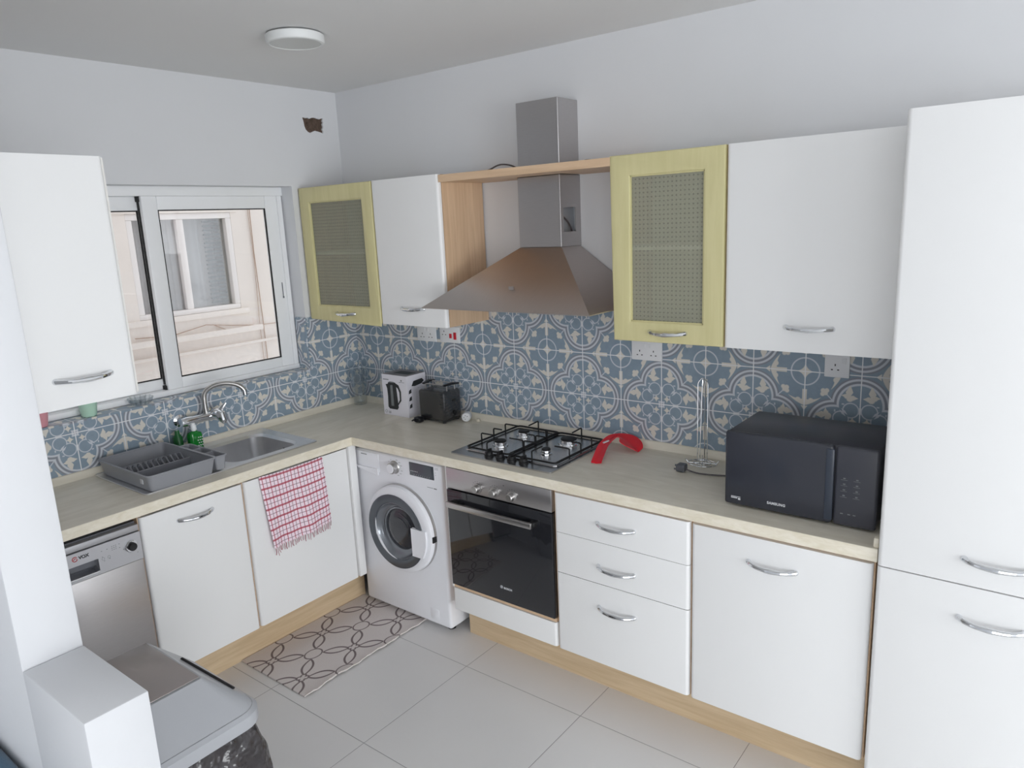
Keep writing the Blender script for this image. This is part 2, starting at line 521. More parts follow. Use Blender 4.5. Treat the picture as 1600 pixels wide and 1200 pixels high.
class MB:
    def __init__(self):
        self.bm = bmesh.new()
        self.mi = 0

    def _add(self, tmp):
        me = bpy.data.meshes.new('t')
        for f in tmp.faces:
            f.material_index = self.mi
        tmp.to_mesh(me)
        tmp.free()
        self.bm.from_mesh(me)
        bpy.data.meshes.remove(me)
        return self

    def mat_i(self, i):
        self.mi = i
        return self

    def box(self, x0, x1, y0, y1, z0, z1, bev=0.0, seg=2, only=None):
        t = bmesh.new()
        bmesh.ops.create_cube(t, size=1.0)
        for v in t.verts:
            v.co = Vector(((x0+x1)/2+v.co.x*(x1-x0), (y0+y1)/2+v.co.y*(y1-y0), (z0+z1)/2+v.co.z*(z1-z0)))
        if bev > 0:
            es = [e for e in t.edges if only is None or only(e.verts[0].co, e.verts[1].co)]
            bmesh.ops.bevel(t, geom=es, offset=bev, segments=seg, profile=0.5, affect='EDGES', clamp_overlap=True)
        return self._add(t)

    def tube(self, pts, r, n=10, caps=True, flat=1.0):
        """sweep a circle along pts; r is a number or a list of radii"""
        t = bmesh.new()
        pts = [Vector(p) for p in pts]
        rs = r if isinstance(r, (list, tuple)) else [r]*len(pts)
        rings = []
        d0 = (pts[1]-pts[0]).normalized()
        ref = Vector((0, 0, 1)) if abs(d0.z) < 0.9 else Vector((1, 0, 0))
        nrm = d0.cross(ref).normalized()
        for i, p in enumerate(pts):
            if i == 0: d = pts[1]-pts[0]
            elif i == len(pts)-1: d = pts[-1]-pts[-2]
            else: d = (pts[i+1]-pts[i]).normalized()+(pts[i]-pts[i-1]).normalized()
            d.normalize()
            nrm = (nrm-d*nrm.dot(d)).normalized()
            b = d.cross(nrm)
            rings.append([t.verts.new(p+(nrm*math.cos(a)+b*math.sin(a)*flat)*rs[i]) for a in (2*PI*k/n for k in range(n))])
        for i in range(len(rings)-1):
            for k in range(n):
                t.faces.new((rings[i][k], rings[i][(k+1) % n], rings[i+1][(k+1) % n], rings[i+1][k]))
        if caps:
            t.faces.new(rings[0][::-1])
            t.faces.new(rings[-1])
        return self._add(t)

    def lathe(self, prof, c, axis='z', n=32, sx=1.0):
        """prof: list of (radius, height) ; axis z, y or x through c"""
        t = bmesh.new()
        rings = []
        for (r, h) in prof:
            ring = []
            if r < 1e-6:
                v = (0, 0, h)
                ring = [t.verts.new(self._ax(v, c, axis))]
            else:
                for k in range(n):
                    a = 2*PI*k/n
                    ring.append(t.verts.new(self._ax((r*math.cos(a)*sx, r*math.sin(a), h), c, axis)))
            rings.append(ring)
        for i in range(len(rings)-1):
            A, B = rings[i], rings[i+1]
            for k in range(n):
                if len(A) == 1 and len(B) == 1: continue
                if len(A) == 1: t.faces.new((A[0], B[(k+1) % n], B[k]))
                elif len(B) == 1: t.faces.new((A[k], A[(k+1) % n], B[0]))
                else: t.faces.new((A[k], A[(k+1) % n], B[(k+1) % n], B[k]))
        bmesh.ops.recalc_face_normals(t, faces=t.faces)
        return self._add(t)

    @staticmethod
    def _ax(v, c, axis):
        x, y, z = v
        if axis == 'z': w = (x, y, z)
        elif axis == 'y': w = (x, -z, y)      # height runs towards -y (out of the back wall)
        else: w = (z, x, y)                    # height runs towards +x
        return Vector(w)+Vector(c)

    def prism(self, poly, axis, a0, a1, holes=()):
        """extrude a 2D polygon. axis z:(x,y) y:(x,z) x:(y,z)"""
        t = bmesh.new()
        loops = [poly]+list(holes)

        def P(p, a):
            if axis == 'z': return Vector((p[0], p[1], a))
            if axis == 'y': return Vector((p[0], a, p[1]))
            return Vector((a, p[0], p[1]))
        flat = [p for l in loops for p in l]
        tris = tessellate_polygon([[Vector((p[0], p[1], 0)) for p in l] for l in loops])
        A = [t.verts.new(P(p, a0)) for p in flat]
        B = [t.verts.new(P(p, a1)) for p in flat]
        for tr in tris:
            t.faces.new([A[i] for i in tr])
            t.faces.new([B[i] for i in tr])
        o = 0
        for l in loops:
            k = len(l)
            for i in range(k):
                j = (i+1) % k
                t.faces.new((A[o+i], A[o+j], B[o+j], B[o+i]))
            o += k
        bmesh.ops.recalc_face_normals(t, faces=t.faces)
        bmesh.ops.dissolve_limit(t, angle_limit=0.01, verts=t.verts, edges=t.edges)
        return self._add(t)

    def grid(self, fn, nu, nv, thick=0.0, uv=False):
        t = bmesh.new()
        vs = [[t.verts.new(fn(i/nu, j/nv)) for j in range(nv+1)] for i in range(nu+1)]
        ul = t.loops.layers.uv.new('UVMap')
        for i in range(nu):
            for j in range(nv):
                f = t.faces.new((vs[i][j], vs[i+1][j], vs[i+1][j+1], vs[i][j+1]))
                for l, (a, b) in zip(f.loops, ((i, j), (i+1, j), (i+1, j+1), (i, j+1))):
                    l[ul].uv = (a/nu, b/nv)
        if thick:
            bmesh.ops.recalc_face_normals(t, faces=t.faces)
            bmesh.ops.solidify(t, geom=t.faces[:], thickness=thick)
        return self._add(t)

    def build(self, name, m, parent=None, smooth=True, local=False, label=None, angle=35):
        me = bpy.data.meshes.new(name)
        off = world_off(parent) if (parent is not None and not local) else Vector((0, 0, 0))
        if off.length:
            bmesh.ops.translate(self.bm, verts=self.bm.verts, vec=-off)
        self.bm.to_mesh(me)
        self.bm.free()
        for mm in (m if isinstance(m, (list, tuple)) else [m]):
            me.materials.append(mm)
        if smooth:
            me.set_sharp_from_angle(angle=math.radians(angle)) if hasattr(me, 'set_sharp_from_angle') else None
            for p in me.polygons: p.use_smooth = True
        o = bpy.data.objects.new(name, me)
        COL.objects.link(o)
        if parent is not None: o.parent = parent
        if label: o['label'] = label
        return o


def arc(c, r, a0, a1, n, plane='xz'):
    out = []
    for i in range(n+1):
        a = a0+(a1-a0)*i/n
        p, q = r*math.cos(a), r*math.sin(a)
        if plane == 'xz': out.append((c[0]+p, c[1], c[2]+q))
        elif plane == 'xy': out.append((c[0]+p, c[1]+q, c[2]))
        else: out.append((c[0], c[1]+p, c[2]+q))
    return out


def rounded(pts, r, n=5):
    """round the corners of a polyline in 3D"""
    pts = [Vector(p) for p in pts]
    out = [pts[0]]
    for i in range(1, len(pts)-1):
        a, b, c = pts[i-1], pts[i], pts[i+1]
        d1, d2 = (a-b), (c-b)
        rr = min(r, d1.length*0.45, d2.length*0.45)
        p, q = b+d1.normalized()*rr, b+d2.normalized()*rr
        for k in range(n+1):
            s = k/n
            out.append(p*(1-s)**2+b*2*s*(1-s)+q*s*s)
    out.append(pts[-1])
    return out


def rrect(x0, x1, y0, y1, r, n=6):
    out = []
    for cx, cy, a in ((x1-r, y1-r, 0), (x0+r, y1-r, PI/2), (x0+r, y0+r, PI), (x1-r, y0+r, 1.5*PI)):
        for k in range(n+1):
            t = a+PI/2*k/n
            out.append((cx+r*math.cos(t), cy+r*math.sin(t)))
    return out


def lettering(text, size, origin, face, m, parent, name='lettering', bold=0.0, spacing=1.0, local=False, rot=None, label=None):
    """flat raised letters. face 'y': read from -y, 'x': read from +x"""
    cu = bpy.data.curves.new('font', 'FONT')
    cu.body = text
    cu.size = size
    cu.extrude = 0.0004
    cu.offset = bold
    cu.space_character = spacing
    cu.align_x = 'CENTER'
    cu.align_y = 'CENTER'
    tmp = bpy.data.objects.new('font', cu)
    COL.objects.link(tmp)
    dg = bpy.context.evaluated_depsgraph_get()
    me = bpy.data.meshes.new_from_object(tmp.evaluated_get(dg))
    bpy.data.objects.remove(tmp)
    me.materials.clear()
    me.materials.append(m)
    R = Matrix.Rotation(PI/2, 4, 'X')
    if face == 'x': R = Matrix.Rotation(PI/2, 4, 'Z') @ R
    if face == 'z': R = Matrix.Identity(4)
    if rot is not None: R = rot @ R
    off = Vector(origin)-(Vector((0, 0, 0)) if local else world_off(parent))
    me.transform(Matrix.Translation(off) @ R)
    o = bpy.data.objects.new(name, me)
    COL.objects.link(o)
    o.parent = parent
    if label: o['label'] = label
    return o


def handle(parent, c, L=0.16, along='x', out=(0, -1, 0), m=None, name='handle', up_out=0.026):
    """chrome bow handle with flared, twisted ends, centred at c on a door face"""
    ax = Vector((1, 0, 0)) if along == 'x' else Vector((0, 1, 0))
    o = Vector(out)
    c = Vector(c)
    mb = MB()
    pts, rs = [], []
    n = 20
    for i in range(n+1):
        t = i/n
        s = -1+2*t
        h = up_out*(1-abs(s)**3.2)+0.004
        pts.append(c+ax*(s*L/2*0.94)+o*h+Vector((0, 0, -0.004*math.cos(s*PI/2))))
        tw = abs(math.sin(t*PI*3))
        rs.append(0.0054+0.0024*(1-abs(s)) + 0.0030*max(0, abs(s)-0.72)/0.28+0.0008*tw)
    mb.tube(pts, rs, 10)
    for s in (-1, 1):
        p = c+ax*(s*L/2*0.94)
        if abs(o.y) > 0:
            mb.lathe([(0.0, 0.010), (0.005, 0.009), (0.0085, 0.005), (0.0095, 0.0)], p, 'y', 16)
        else:
            mb.lathe([(0.0, 0.010), (0.005, 0.009), (0.0085, 0.005), (0.0095, 0.0)], p, 'x', 16)
    return mb.build(name, m or M['chrome'], parent, label='chrome bow handle')


def front_edges(face):
    """picks the long vertical front edges of a door lying towards -y ('y') or +x ('x')"""
    def f_y(a, b): return abs(a.x-b.x) < 1e-5 and a.y < f_y.lim and b.y < f_y.lim
    def f_x(a, b): return abs(a.y-b.y) < 1e-5 and a.x > f_x.lim and b.x > f_x.lim
    return f_y if face == 'y' else f_x


def slab_front(mb, face, a0, a1, z0, z1, f0, f1, r=0.014):
    """door or drawer front: a0..a1 along the run, front plane f1, back plane f0, rounded vertical front edges"""
    mid = (f0+f1)/2
    if face == 'y':
        poly = [(a0, f0), (a0, f1+r)] + [(a0+r-r*math.cos(t), f1+r-r*math.sin(t)) for t in (PI/8*k for k in range(1, 5))] + \
               [(a1-r+r*math.sin(t), f1+r-r*math.cos(t)) for t in (PI/8*k for k in range(0, 5))] + [(a1, f0)]
    else:
        poly = [(f0, a0), (f1-r, a0)] + [(f1-r+r*math.sin(t), a0+r-r*math.cos(t)) for t in (PI/8*k for k in range(1, 5))] + \
               [(f1-r+r*math.cos(t), a1-r+r*math.sin(t)) for t in (PI/8*k for k in range(0, 5))] + [(f0, a1)]
    return mb.prism(poly, 'z', z0, z1)


# ================================================================== ROOM SHELL
ZC = 2.669
YW0, YW1 = -2.02, -0.352       # window opening
ZS, ZH = 1.165, 2.166          # sill and head
RX = 9.0                       # right wall
RY = -9.0                      # wall behind the camera

MB().box(-0.25, RX+0.2, RY-0.2, 0.2, -0.1, 0.0).build('floor', M['floor'], smooth=False)
MB().box(-0.25, RX+0.2, RY-0.2, 0.2, ZC, ZC+0.12).build('ceiling', M['ceil'], smooth=False)
MB().box(-0.25, RX+0.2, 0.0, 0.2, 0.0, ZC).build('wall_back', M['wall'], smooth=False)
hole = [(-0.238, 2.522), (-0.232, 2.505), (-0.229, 2.48), (-0.222, 2.462), (-0.208, 2.450), (-0.194, 2.446), (-0.180, 2.452), (-0.163, 2.459),
        (-0.14, 2.456), (-0.121, 2.452), (-0.108, 2.448), (-0.106, 2.461), (-0.112, 2.468), (-0.104, 2.482), (-0.107, 2.498), (-0.101, 2.505),
        (-0.106, 2.514), (-0.100, 2.528), (-0.112, 2.527), (-0.122, 2.522), (-0.14, 2.524), (-0.158, 2.528), (-0.176, 2.525), (-0.192, 2.519),
        (-0.205, 2.524), (-0.214, 2.520), (-0.226, 2.524)]
mb = MB()
mb.prism([(RY-0.2, 0), (0, 0), (0, ZC), (RY-0.2, ZC)], 'x', 0.0, -0.25,
         holes=[[(YW0, ZS), (YW1, ZS), (YW1, ZH), (YW0, ZH)], hole])
mb.build('wall_left', M['wall'], smooth=False)
hc = thing('wall_cavity', 'small ragged brown hole broken in the white wall near the ceiling corner', 'hole', (-0.02, -0.17, 2.44))
mb = MB()
mb.prism([((y+0.17)*1.15-0.17, (z-2.487)*1.15+2.487) for y, z in hole], 'x', -0.010, -0.06)
mb.build('broken_masonry', M['earth'], hc, smooth=False)
mb = MB()
for k in range(14):
    y, z = random.uniform(-0.22, -0.12), random.uniform(2.455, 2.515)
    s = random.uniform(0.005, 0.012)
    mb.box(-0.05, -0.014+s*0.6, y-s, y+s, z-s*0.7, z+s*0.7, s*0.3, 1)
mb.build('rubble', M['earth'], hc, smooth=False)

# right wall with balcony door opening, rear wall with window opening
BY0, BY1, BZ = -5.6, -0.9, 2.3
mb = MB()
mb.prism([(RY-0.2, 0), (0.2, 0), (0.2, ZC), (RY-0.2, ZC)], 'x', RX, RX+0.2, holes=[[(BY0, 0.02), (BY1, 0.02), (BY1, BZ), (BY0, BZ)]])
mb.build('wall_right', M['wall'], smooth=False)
mb = MB()
mb.prism([(-0.25, 0), (RX+0.2, 0), (RX+0.2, ZC), (-0.25, ZC)], 'y', RY, RY-0.2, holes=[[(3.6, 0.30), (8.8, 0.30), (8.8, 2.35), (3.6, 2.35)]])
mb.build('wall_rear', M['wall'], smooth=False)
d = thing('door_1', 'white framed glass balcony door in the wall on the right', 'door', (RX+0.1, -3.25, 0.02), kind='structure')
mb = MB()
for a, b in ((BY0, BY0+0.08), (BY1-0.08, BY1), (-3.30, -3.20)):
    mb.box(RX+0.06, RX+0.14, a, b, 0.02, BZ, 0.006)
mb.box(RX+0.06, RX+0.14, BY0, BY1, 0.02, 0.10, 0.006).box(RX+0.06, RX+0.14, BY0, BY1, BZ-0.08, BZ, 0.006)
mb.build('door_frame', M['pvc'], d)
w = thing('window_2', 'white framed window in the wall behind', 'window', (6.2, RY-0.1, 0.30), kind='structure')
mb = MB()
for a, b in ((3.6, 3.67), (8.73, 8.8), (6.16, 6.24)):
    mb.box(a, b, RY-0.14, RY-0.06, 0.30, 2.35, 0.006)
mb.box(3.6, 8.8, RY-0.14, RY-0.06, 0.30, 0.37, 0.006).box(3.6, 8.8, RY-0.14, RY-0.06, 2.28, 2.35, 0.006)
mb.build('window_frame', M['pvc'], w)

# partition with its low end block
mb = MB()
PF, PN = -2.256, -2.386
mb.box(0.0, 1.61, PN, PF, 0.0, ZC, 0.006, 2, only=lambda a, b: abs(a.z-b.z) > 1 and a.x > 1)
mb.build('wall_partition', M['pillar'])
mb = MB()
mb.box(1.61, 1.922, PN, PF, 0.0, 1.0, 0.005, 2)
mb.build('wall_low_end', M['pillar'])

# tiled splashbacks
ZT = 1.463
mb = MB()
mb.box(0.0, 2.985, -0.008, 0.0, 0.94, ZT)
mb.box(1.052, 1.930, -0.008, 0.0, ZT, 1.640)
tag(mb.build('trim_1', M_TILE_BACK, smooth=False), kind='structure')
mb = MB()
mb.box(0.0, 0.008, PF, 0.0, 0.94, ZS)
mb.box(0.0, 0.008, YW1, 0.0, ZS, ZT)
mb.build('trim_2', M_TILE_LEFT, smooth=False)
mb = MB()
mb.box(-0.085, 0.008, YW0, YW1, ZS, ZS+0.008)
mb.build('trim_3', M_TILE_SILL, smooth=False)
mb = MB()
mb.box(-0.085, 0.0, YW1-0.008, YW1, ZS+0.008, ZT)
mb.build('trim_4', M_TILE_REVEAL, smooth=False)

# ------------------------------------------------------------------ sliding window
w = thing('window_1', 'white sliding window above the sink', 'window', (-0.11, (YW0+YW1)/2, ZS), kind='structure')
mb = MB()
xf0, xf1 = -0.20, -0.09
mb.box(xf0, xf1, YW0, YW1, ZH-0.045, ZH, 0.003)
mb.box(xf0, xf1, YW0, YW1, ZS+0.008, ZS+0.035, 0.003)
mb.box(xf0, xf1, YW1-0.036, YW1-0.008, ZS+0.035, ZH-0.045, 0.003)
mb.box(xf0, xf1, YW0, YW0+0.04, ZS+0.035, ZH-0.045, 0.003)
mb.build('window_frame', M['pvc'], w)


def sash(y0, y1, x0, x1, fwid, nm):
    z0, z1 = ZS+0.035, ZH-0.045
    mb = MB()
    mb.box(x0, x1, y0, y0+fwid, z0, z1, 0.004)
    mb.box(x0, x1, y1-fwid, y1, z0, z1, 0.004)
    mb.box(x0, x1, y0+fwid, y1-fwid, z0, z0+0.052, 0.004)
    mb.box(x0, x1, y0+fwid, y1-fwid, z1-0.064, z1, 0.004)
    s = mb.build(nm, M['pvc'], w)
    g = MB()
    yy0, yy1, zz0, zz1 = y0+fwid, y1-fwid, z0+0.052, z1-0.064
    for a in ((yy0, yy0+0.005, zz0, zz1), (yy1-0.005, yy1, zz0, zz1), (yy0, yy1, zz0, zz0+0.005), (yy0, yy1, zz1-0.005, zz1)):
        g.box(x1-0.012, x1-0.004, *a)
    g.build('rubber_seal', M['rubber'], s, smooth=False)
    MB().box((x0+x1)/2-0.003, (x0+x1)/2+0.003, yy0, yy1, zz0, zz1).build('pane', M['glass'], s, smooth=False)
    return s


s1 = sash(-1.118, YW1-0.036, -0.125, -0.097, 0.073, 'sash')
s2 = sash(YW0+0.04, -1.045, -0.170, -0.142, 0.073, 'sash')
MB().box(-0.14, -0.115, -1.126, -1.112, ZH-0.07, ZH-0.045).box(-0.14, -0.112, -1.126, -1.112, ZS+0.03, ZS+0.055).build('brush_stop', M['rubber'], w, smooth=False)
MB().box(-0.14, -0.1255, -1.120, -1.100, ZS+0.06, ZH-0.05).build('interlock_strip', M['rubber'], w, smooth=False)
MB().box(-0.0965, -0.094, -0.412, -0.408, 1.58, 1.66).box(-0.097, -0.091, -0.413, -0.407, 1.575, 1.585).build('latch', M['greyd'], w, smooth=False)

# ------------------------------------------------------------------ neighbouring house across the light well
nb = thing('neighbouring_house', 'cream rendered house wall with a white framed window seen through the glass', 'building', (-1.5, 0.0, -1.0))
mb = MB()
mb.prism([(-4, -1.0), (3.5, -1.0), (3.5, 3.6), (-4, 3.6)], 'x', -1.5, -1.8, holes=[[(-0.545, 1.40), (0.20, 1.40), (0.20, 2.085), (-0.545, 2.085)]])
mb.build('rendered_wall', M['facade'], nb, smooth=False)
mb = MB()
mb.box(-1.52, -1.455, -4, 0.34, 1.225, 1.265, 0.008)
mb.box(-1.52, -1.475, -4, 3.4, 1.13, 1.15, 0.006)
mb.box(-1.52, -1.485, -0.70, 0.26, 1.36, 1.40, 0.005)
mb.box(-1.52, -1.488, -0.66, 0.25, 2.085, 2.12, 0.005)
mb.build('ledge', M['facade'], nb)
fr = MB()
fr.box(-1.56, -1.50, -0.545, 0.20, 1.40, 1.435, 0.004).box(-1.56, -1.50, -0.545, 0.20, 2.045, 2.085, 0.004)
fr.box(-1.56, -1.50, -0.545, -0.505, 1.435, 2.045, 0.004).box(-1.56, -1.50, 0.158, 0.20, 1.435, 2.045, 0.004)
fr.box(-1.56, -1.505, -0.205, -0.157, 1.435, 2.045, 0.004).box(-1.56, -1.52, -0.36, -0.335, 1.435, 2.045, 0.004)
fr = fr.build('window_frame', mat('neighbour_profile', (226, 219, 215), 0.5, noise=0.01), nb)
MB().box(-1.545, -1.541, -0.505, -0.205, 1.435, 2.045).box(-1.545, -1.541, -0.157, 0.158, 1.435, 2.045).build('pane', glass_mat('neighbour_glass', (236, 238, 240), 0.14), fr, smooth=False)
mb = MB()
mb.grid(lambda u, v: Vector((-1.62+0.018*math.sin(u*46)+0.008*math.sin(u*87), -0.60+u*0.8, 1.38+v*0.72)), 120, 2)
mb.build('curtain', M['curtain'], nb)
mb = MB()
for k in range(20):
    z = 1.45+k*0.03
    mb.box(-1.60, -1.585, 0.03, 0.155, z, z+0.012)
mb.build('louvre', mat('grey_louvre', (150, 150, 148), 0.6, noise=0.02), nb, smooth=False)
MB().box(-1.85, -1.80, -0.65, 0.25, 1.3, 2.2).build('dark_room', M['curtain'], nb, smooth=False)
mb = MB()
mb.tube([(-1.49, 0.36, 3.5), (-1.488, 0.355, 2.3), (-1.49, 0.352, 1.8), (-1.488, 0.36, 1.3), (-1.49, 0.37, -0.9)], 0.0035, 6)
mb.tube([(-1.49, 0.33, 3.5), (-1.488, 0.334, 2.3), (-1.488, 0.345, 1.75), (-1.488, 0.33, 1.3), (-1.49, 0.325, -0.9)], 0.0022, 6)
mb.tube([(-1.49, -0.6, 1.29), (-1.485, -0.35, 1.275), (-1.485, -0.1, 1.315), (-1.485, 0.1, 1.285), (-1.485, 0.3, 1.26), (-1.485, 0.6, 1.25)], 0.003, 6)
mb.tube([(-1.485, -0.05, 1.31), (-1.485, 0.08, 1.245), (-1.485, 0.2, 1.235)], 0.003, 6)
mb.build('cable', mat('painted_cable', (176, 150, 132), 0.7, noise=0.1), nb)
mb = MB()
mb.tube(arc((-1.49, -0.72, 1.32), 0.07, -PI/2, PI/2, 12, 'yz'), 0.007, 8)
mb.build('pipe', M['facade'], nb)

# ================================================================== BASE UNITS
ZW, TW, D = 0.92, 0.042, 0.584
FD = 0.580          # front plane of the doors

# worktops ------------------------------------------------------------
t = thing('worktop', 'beige stone effect worktop along the left run under the sink', 'worktop', (0.3, -1.1, ZW-TW))
bowl_hole = [(y, x) for x, y in rrect(0.10, 0.455, -1.14, -0.79, 0.05)]
# the slab is cut out under the sink
mb = MB()
mb.prism([(0.001, PF+0.001), (D, PF+0.001), (D, -0.001), (0.001, -0.001)], 'z', ZW-TW, ZW, holes=[[(0.06, -1.18), (0.478, -1.18), (0.478, -0.755), (0.06, -0.755)]])
mb.build('slab', M['topl'], t, smooth=False)
MB().box(D, D+0.0012, PF+0.001, -D, ZW-TW, ZW-0.001).build('front_edge', M['edge'], t, smooth=False, label='paler cream front edge')
mb = MB()
mb.prism([(0.008, ZW), (0.030, ZW), (0.014, ZW+0.030), (0.008, ZW+0.032)], 'y', PF+0.001, -0.03)
mb.prism([(-0.008, ZW), (-0.030, ZW), (-0.014, ZW+0.030), (-0.008, ZW+0.032)], 'x', 0.010, D)
mb.build('upstand', M['topl'], t)
t = thing('worktop', 'beige stone effect worktop along the right run under the hob and microwave', 'worktop', (1.8, -0.3, ZW-TW))
mb = MB()
mb.prism([(D+0.0015, -D), (2.982, -D), (2.982, -0.001), (D+0.0015, -0.001)], 'z', ZW-TW, ZW, holes=[[(1.23, -0.50), (1.72, -0.50), (1.72, -0.06), (1.23, -0.06)]])
mb.build('slab', M['top'], t, smooth=False)
MB().box(D+0.0015, 2.982, -D-0.0012, -D, ZW-TW, ZW-0.001).build('front_edge', M['edge'], t, smooth=False, label='paler cream front edge')
mb = MB()
mb.prism([(-0.008, ZW), (-0.030, ZW), (-0.014, ZW+0.030), (-0.008, ZW+0.032)], 'x', D+0.002, 2.982)
mb.build('upstand', M['top'], t)
MB().box(2.967, 2.982, -0.575, -0.548, ZW, ZW+0.03, 0.003).build('end_cap', M['edge'], t, label='small cream end block')


# left run cabinets (fronts face +x) ------------------------------------
def base_left(y0, y1, label, with_handle):
    t = thing('base_cabinet', label, 'cabinet', (0.3, (y0+y1)/2, 0.17))
    mb = MB()
    th = 0.016
    zt = ZW-TW-0.001
    mb.box(0.02, FD-0.02, y0+0.001, y0+th, 0.175, zt).box(0.02, FD-0.02, y1-th, y1-0.001, 0.175, zt)
    mb.box(0.02, FD-0.02, y0+th, y1-th, 0.175, 0.191)
    mb.box(0.02, 0.028, y0+th, y1-th, 0.191, zt)
    mb.build('carcass', M['beechh'], t, smooth=False)
    return t


t = base_left(-1.647, -1.191, 'white base cabinet with a chrome handle beside the dishwasher', True)
dr = slab_front(MB(), 'x', -1.644, -1.196, 0.178, 0.868, FD-0.019, FD).build('door', M['gloss'], t)
handle(dr, (FD, -1.421, 0.806), 0.155, 'y', (1, 0, 0))
t = base_left(-1.190, -0.602, 'white base cabinet in the corner with the checked towel hanging on it', False)
slab_front(MB(), 'x', -1.187, -0.612, 0.178, 0.870, FD-0.019, FD).build('door', M['gloss'], t)
mb = MB()
mb.box(FD-0.022, FD+0.006, -0.609, -0.565, 0.177, ZW-TW-0.001, 0.003)
mb.build('corner_post', M['gloss'], t)

t = thing('plinth', 'pale wooden plinth under the left run of cabinets', 'plinth', (0.47, -1.35, 0))
MB().box(0.459, 0.477, -1.66, -0.50, 0.0, 0.174).build('board', M['plinth'], t, smooth=False)
t = thing('plinth', 'pale wooden plinth under the oven and drawers on the right run', 'plinth', (2.1, -0.47, 0))
MB().box(1.206, 2.984, -0.477, -0.459, 0.0, 0.175).build('board', M['plinth'], t, smooth=False)

# dishwasher ------------------------------------------------------------
t = thing('dishwasher', 'silver dishwasher with a round black dial at the end of the left run', 'dishwasher', (0.3, -1.95, 0))
y0, y1 = -2.245, -1.652
mb = MB()
mb.box(0.03, 0.55, y0, y1, 0.06, 0.855)
for yy in (y0+0.05, y1-0.05):
    for xx in (0.08, 0.5):
        mb.box(xx-0.015, xx+0.015, yy-0.015, yy+0.015, 0.0, 0.06)
mb.build('body', M['greyd'], t, smooth=False)
MB().box(0.55, 0.58, y0+0.002, y1-0.002, 0.825, 0.850, 0.002).build('top_strip', M['steelp'], t)
MB().box(0.545, 0.583, y0+0.002, y1-0.002, 0.10, 0.708, 0.003).build('door', M['steel'], t)
# control panel with a recessed grip
mb = MB()
pz0, pz1 = 0.710, 0.822
gy0, gy1, gz0, gz1 = -2.082, -1.815, 0.725, 0.772
mb.prism([(y0+0.002, pz0), (y1-0.002, pz0), (y1-0.002, pz1), (y0+0.002, pz1)], 'x', 0.548, 0.586, holes=[[(gy0, gz0), (gy1, gz0), (gy1, gz1), (gy0, gz1)]])
pn = mb.build('control_panel', M['steelp'], t, smooth=False)
MB().box(0.5485, 0.552, gy0, gy1, gz0, gz1).build('grip_recess', M['greyd'], pn, smooth=False)
mb = MB()
mb.prism([(0.552, gz0), (0.588, gz0-0.004), (0.588, gz0), (0.560, gz0+0.012)], 'y', gy0+0.001, gy1-0.001)
mb.build('grip_lip', M['chrome'], pn, smooth=False)
k = MB().lathe([(0.024, 0.0), (0.024, 0.008), (0.021, 0.012), (0.0, 0.012)], (0.586, -1.695, 0.777), 'x', 32).build('dial', M['chrome'], pn)
MB().lathe([(0.016, 0.010), (0.016, 0.022), (0.014, 0.025), (0.0, 0.025)], (0.586, -1.695, 0.777), 'x', 32).build('dial_cap', M['blackm'], pn)
lettering('VOX', 0.017, (0.5866, -1.862, 0.800), 'x', M['ink'], pn, 'brand_lettering', bold=0.0006, spacing=0.95)
mb = MB()
mb.tube(arc((0.5866, -1.893, 0.800), 0.0085, 0.6, 2*PI-0.2, 18, 'yz'), 0.0015, 6)
mb.tube([(0.5866, -1.898, 0.797), (0.5866, -1.893, 0.803), (0.5866, -1.887, 0.800)], 0.0013, 6)
mb.build('brand_mark', M['redink'], pn)
mb = MB()
for (yy, zz) in ((-1.80, 0.795), (-1.78, 0.796), (-1.755, 0.80), (-1.755, 0.793), (-1.755, 0.786), (-1.748, 0.80), (-1.748, 0.793), (-1.748, 0.786), (-1.762, 0.80),
                 (-1.762, 0.793), (-1.762, 0.786), (-1.735, 0.80), (-1.735, 0.785), (-1.722, 0.772), (-1.80, 0.772), (-1.795, 0.755), (-1.775, 0.757), (-1.672, 0.742)):
    mb.box(0.5855, 0.5864, yy-0.002, yy+0.002, zz-0.0012, zz+0.0012)
for yy in (-1.798, -1.777):
    mb.tube(arc((0.586, yy, 0.764), 0.005, 0, 2*PI, 14, 'yz'), 0.0006, 5)
mb.build('panel_marks', M['inkl'], pn, smooth=False)

# washing machine --------------------------------------------------------
t = thing('washing_machine', 'white front loading washing machine in the corner under the worktop', 'washing machine', (0.9, -0.32, 0))
wy = -0.552
mb = MB()
mb.box(0.557, 1.153, wy, -0.04, 0.030, 0.858, 0.014, 3)
mb.build('body', M['washer'], t)
for xx in (0.62, 1.10):
    for yy in (wy+0.06, -0.10):
        MB().lathe([(0.0, 0.0), (0.020, 0.0), (0.020, 0.006), (0.010, 0.008), (0.010, 0.032)], (xx, yy, 0.0), 'z', 14).build('foot', M['blackm'], t)
mb = MB()
mb.box(0.566, 0.738, wy-0.004, wy+0.005, 0.752, 0.848, 0.003)
dd = mb.build('detergent_drawer', M['washer'], t)
mb = MB()
mb.prism([(0.571, 0.768), (0.733, 0.772), (0.733, 0.740), (0.66, 0.748), (0.59, 0.760)], 'y', wy-0.003, wy-0.010)
mb.build('drawer_grip', M['washer'], dd, smooth=False)
MB().box(0.613, 0.656, wy-0.0046, wy-0.0038, 0.8325, 0.8365).build('brand_bar', M['inkl'], dd, smooth=False, label='small blurred grey brand name')
KX0, KZ0 = 0.846, 0.799
kn = MB().lathe([(0.033, 0.0), (0.031, 0.004), (0.028, 0.006), (0.027, 0.026), (0.023, 0.029), (0.0, 0.029)], (KX0, wy, KZ0), 'y', 36).build('programme_dial', M['nickel'], t)
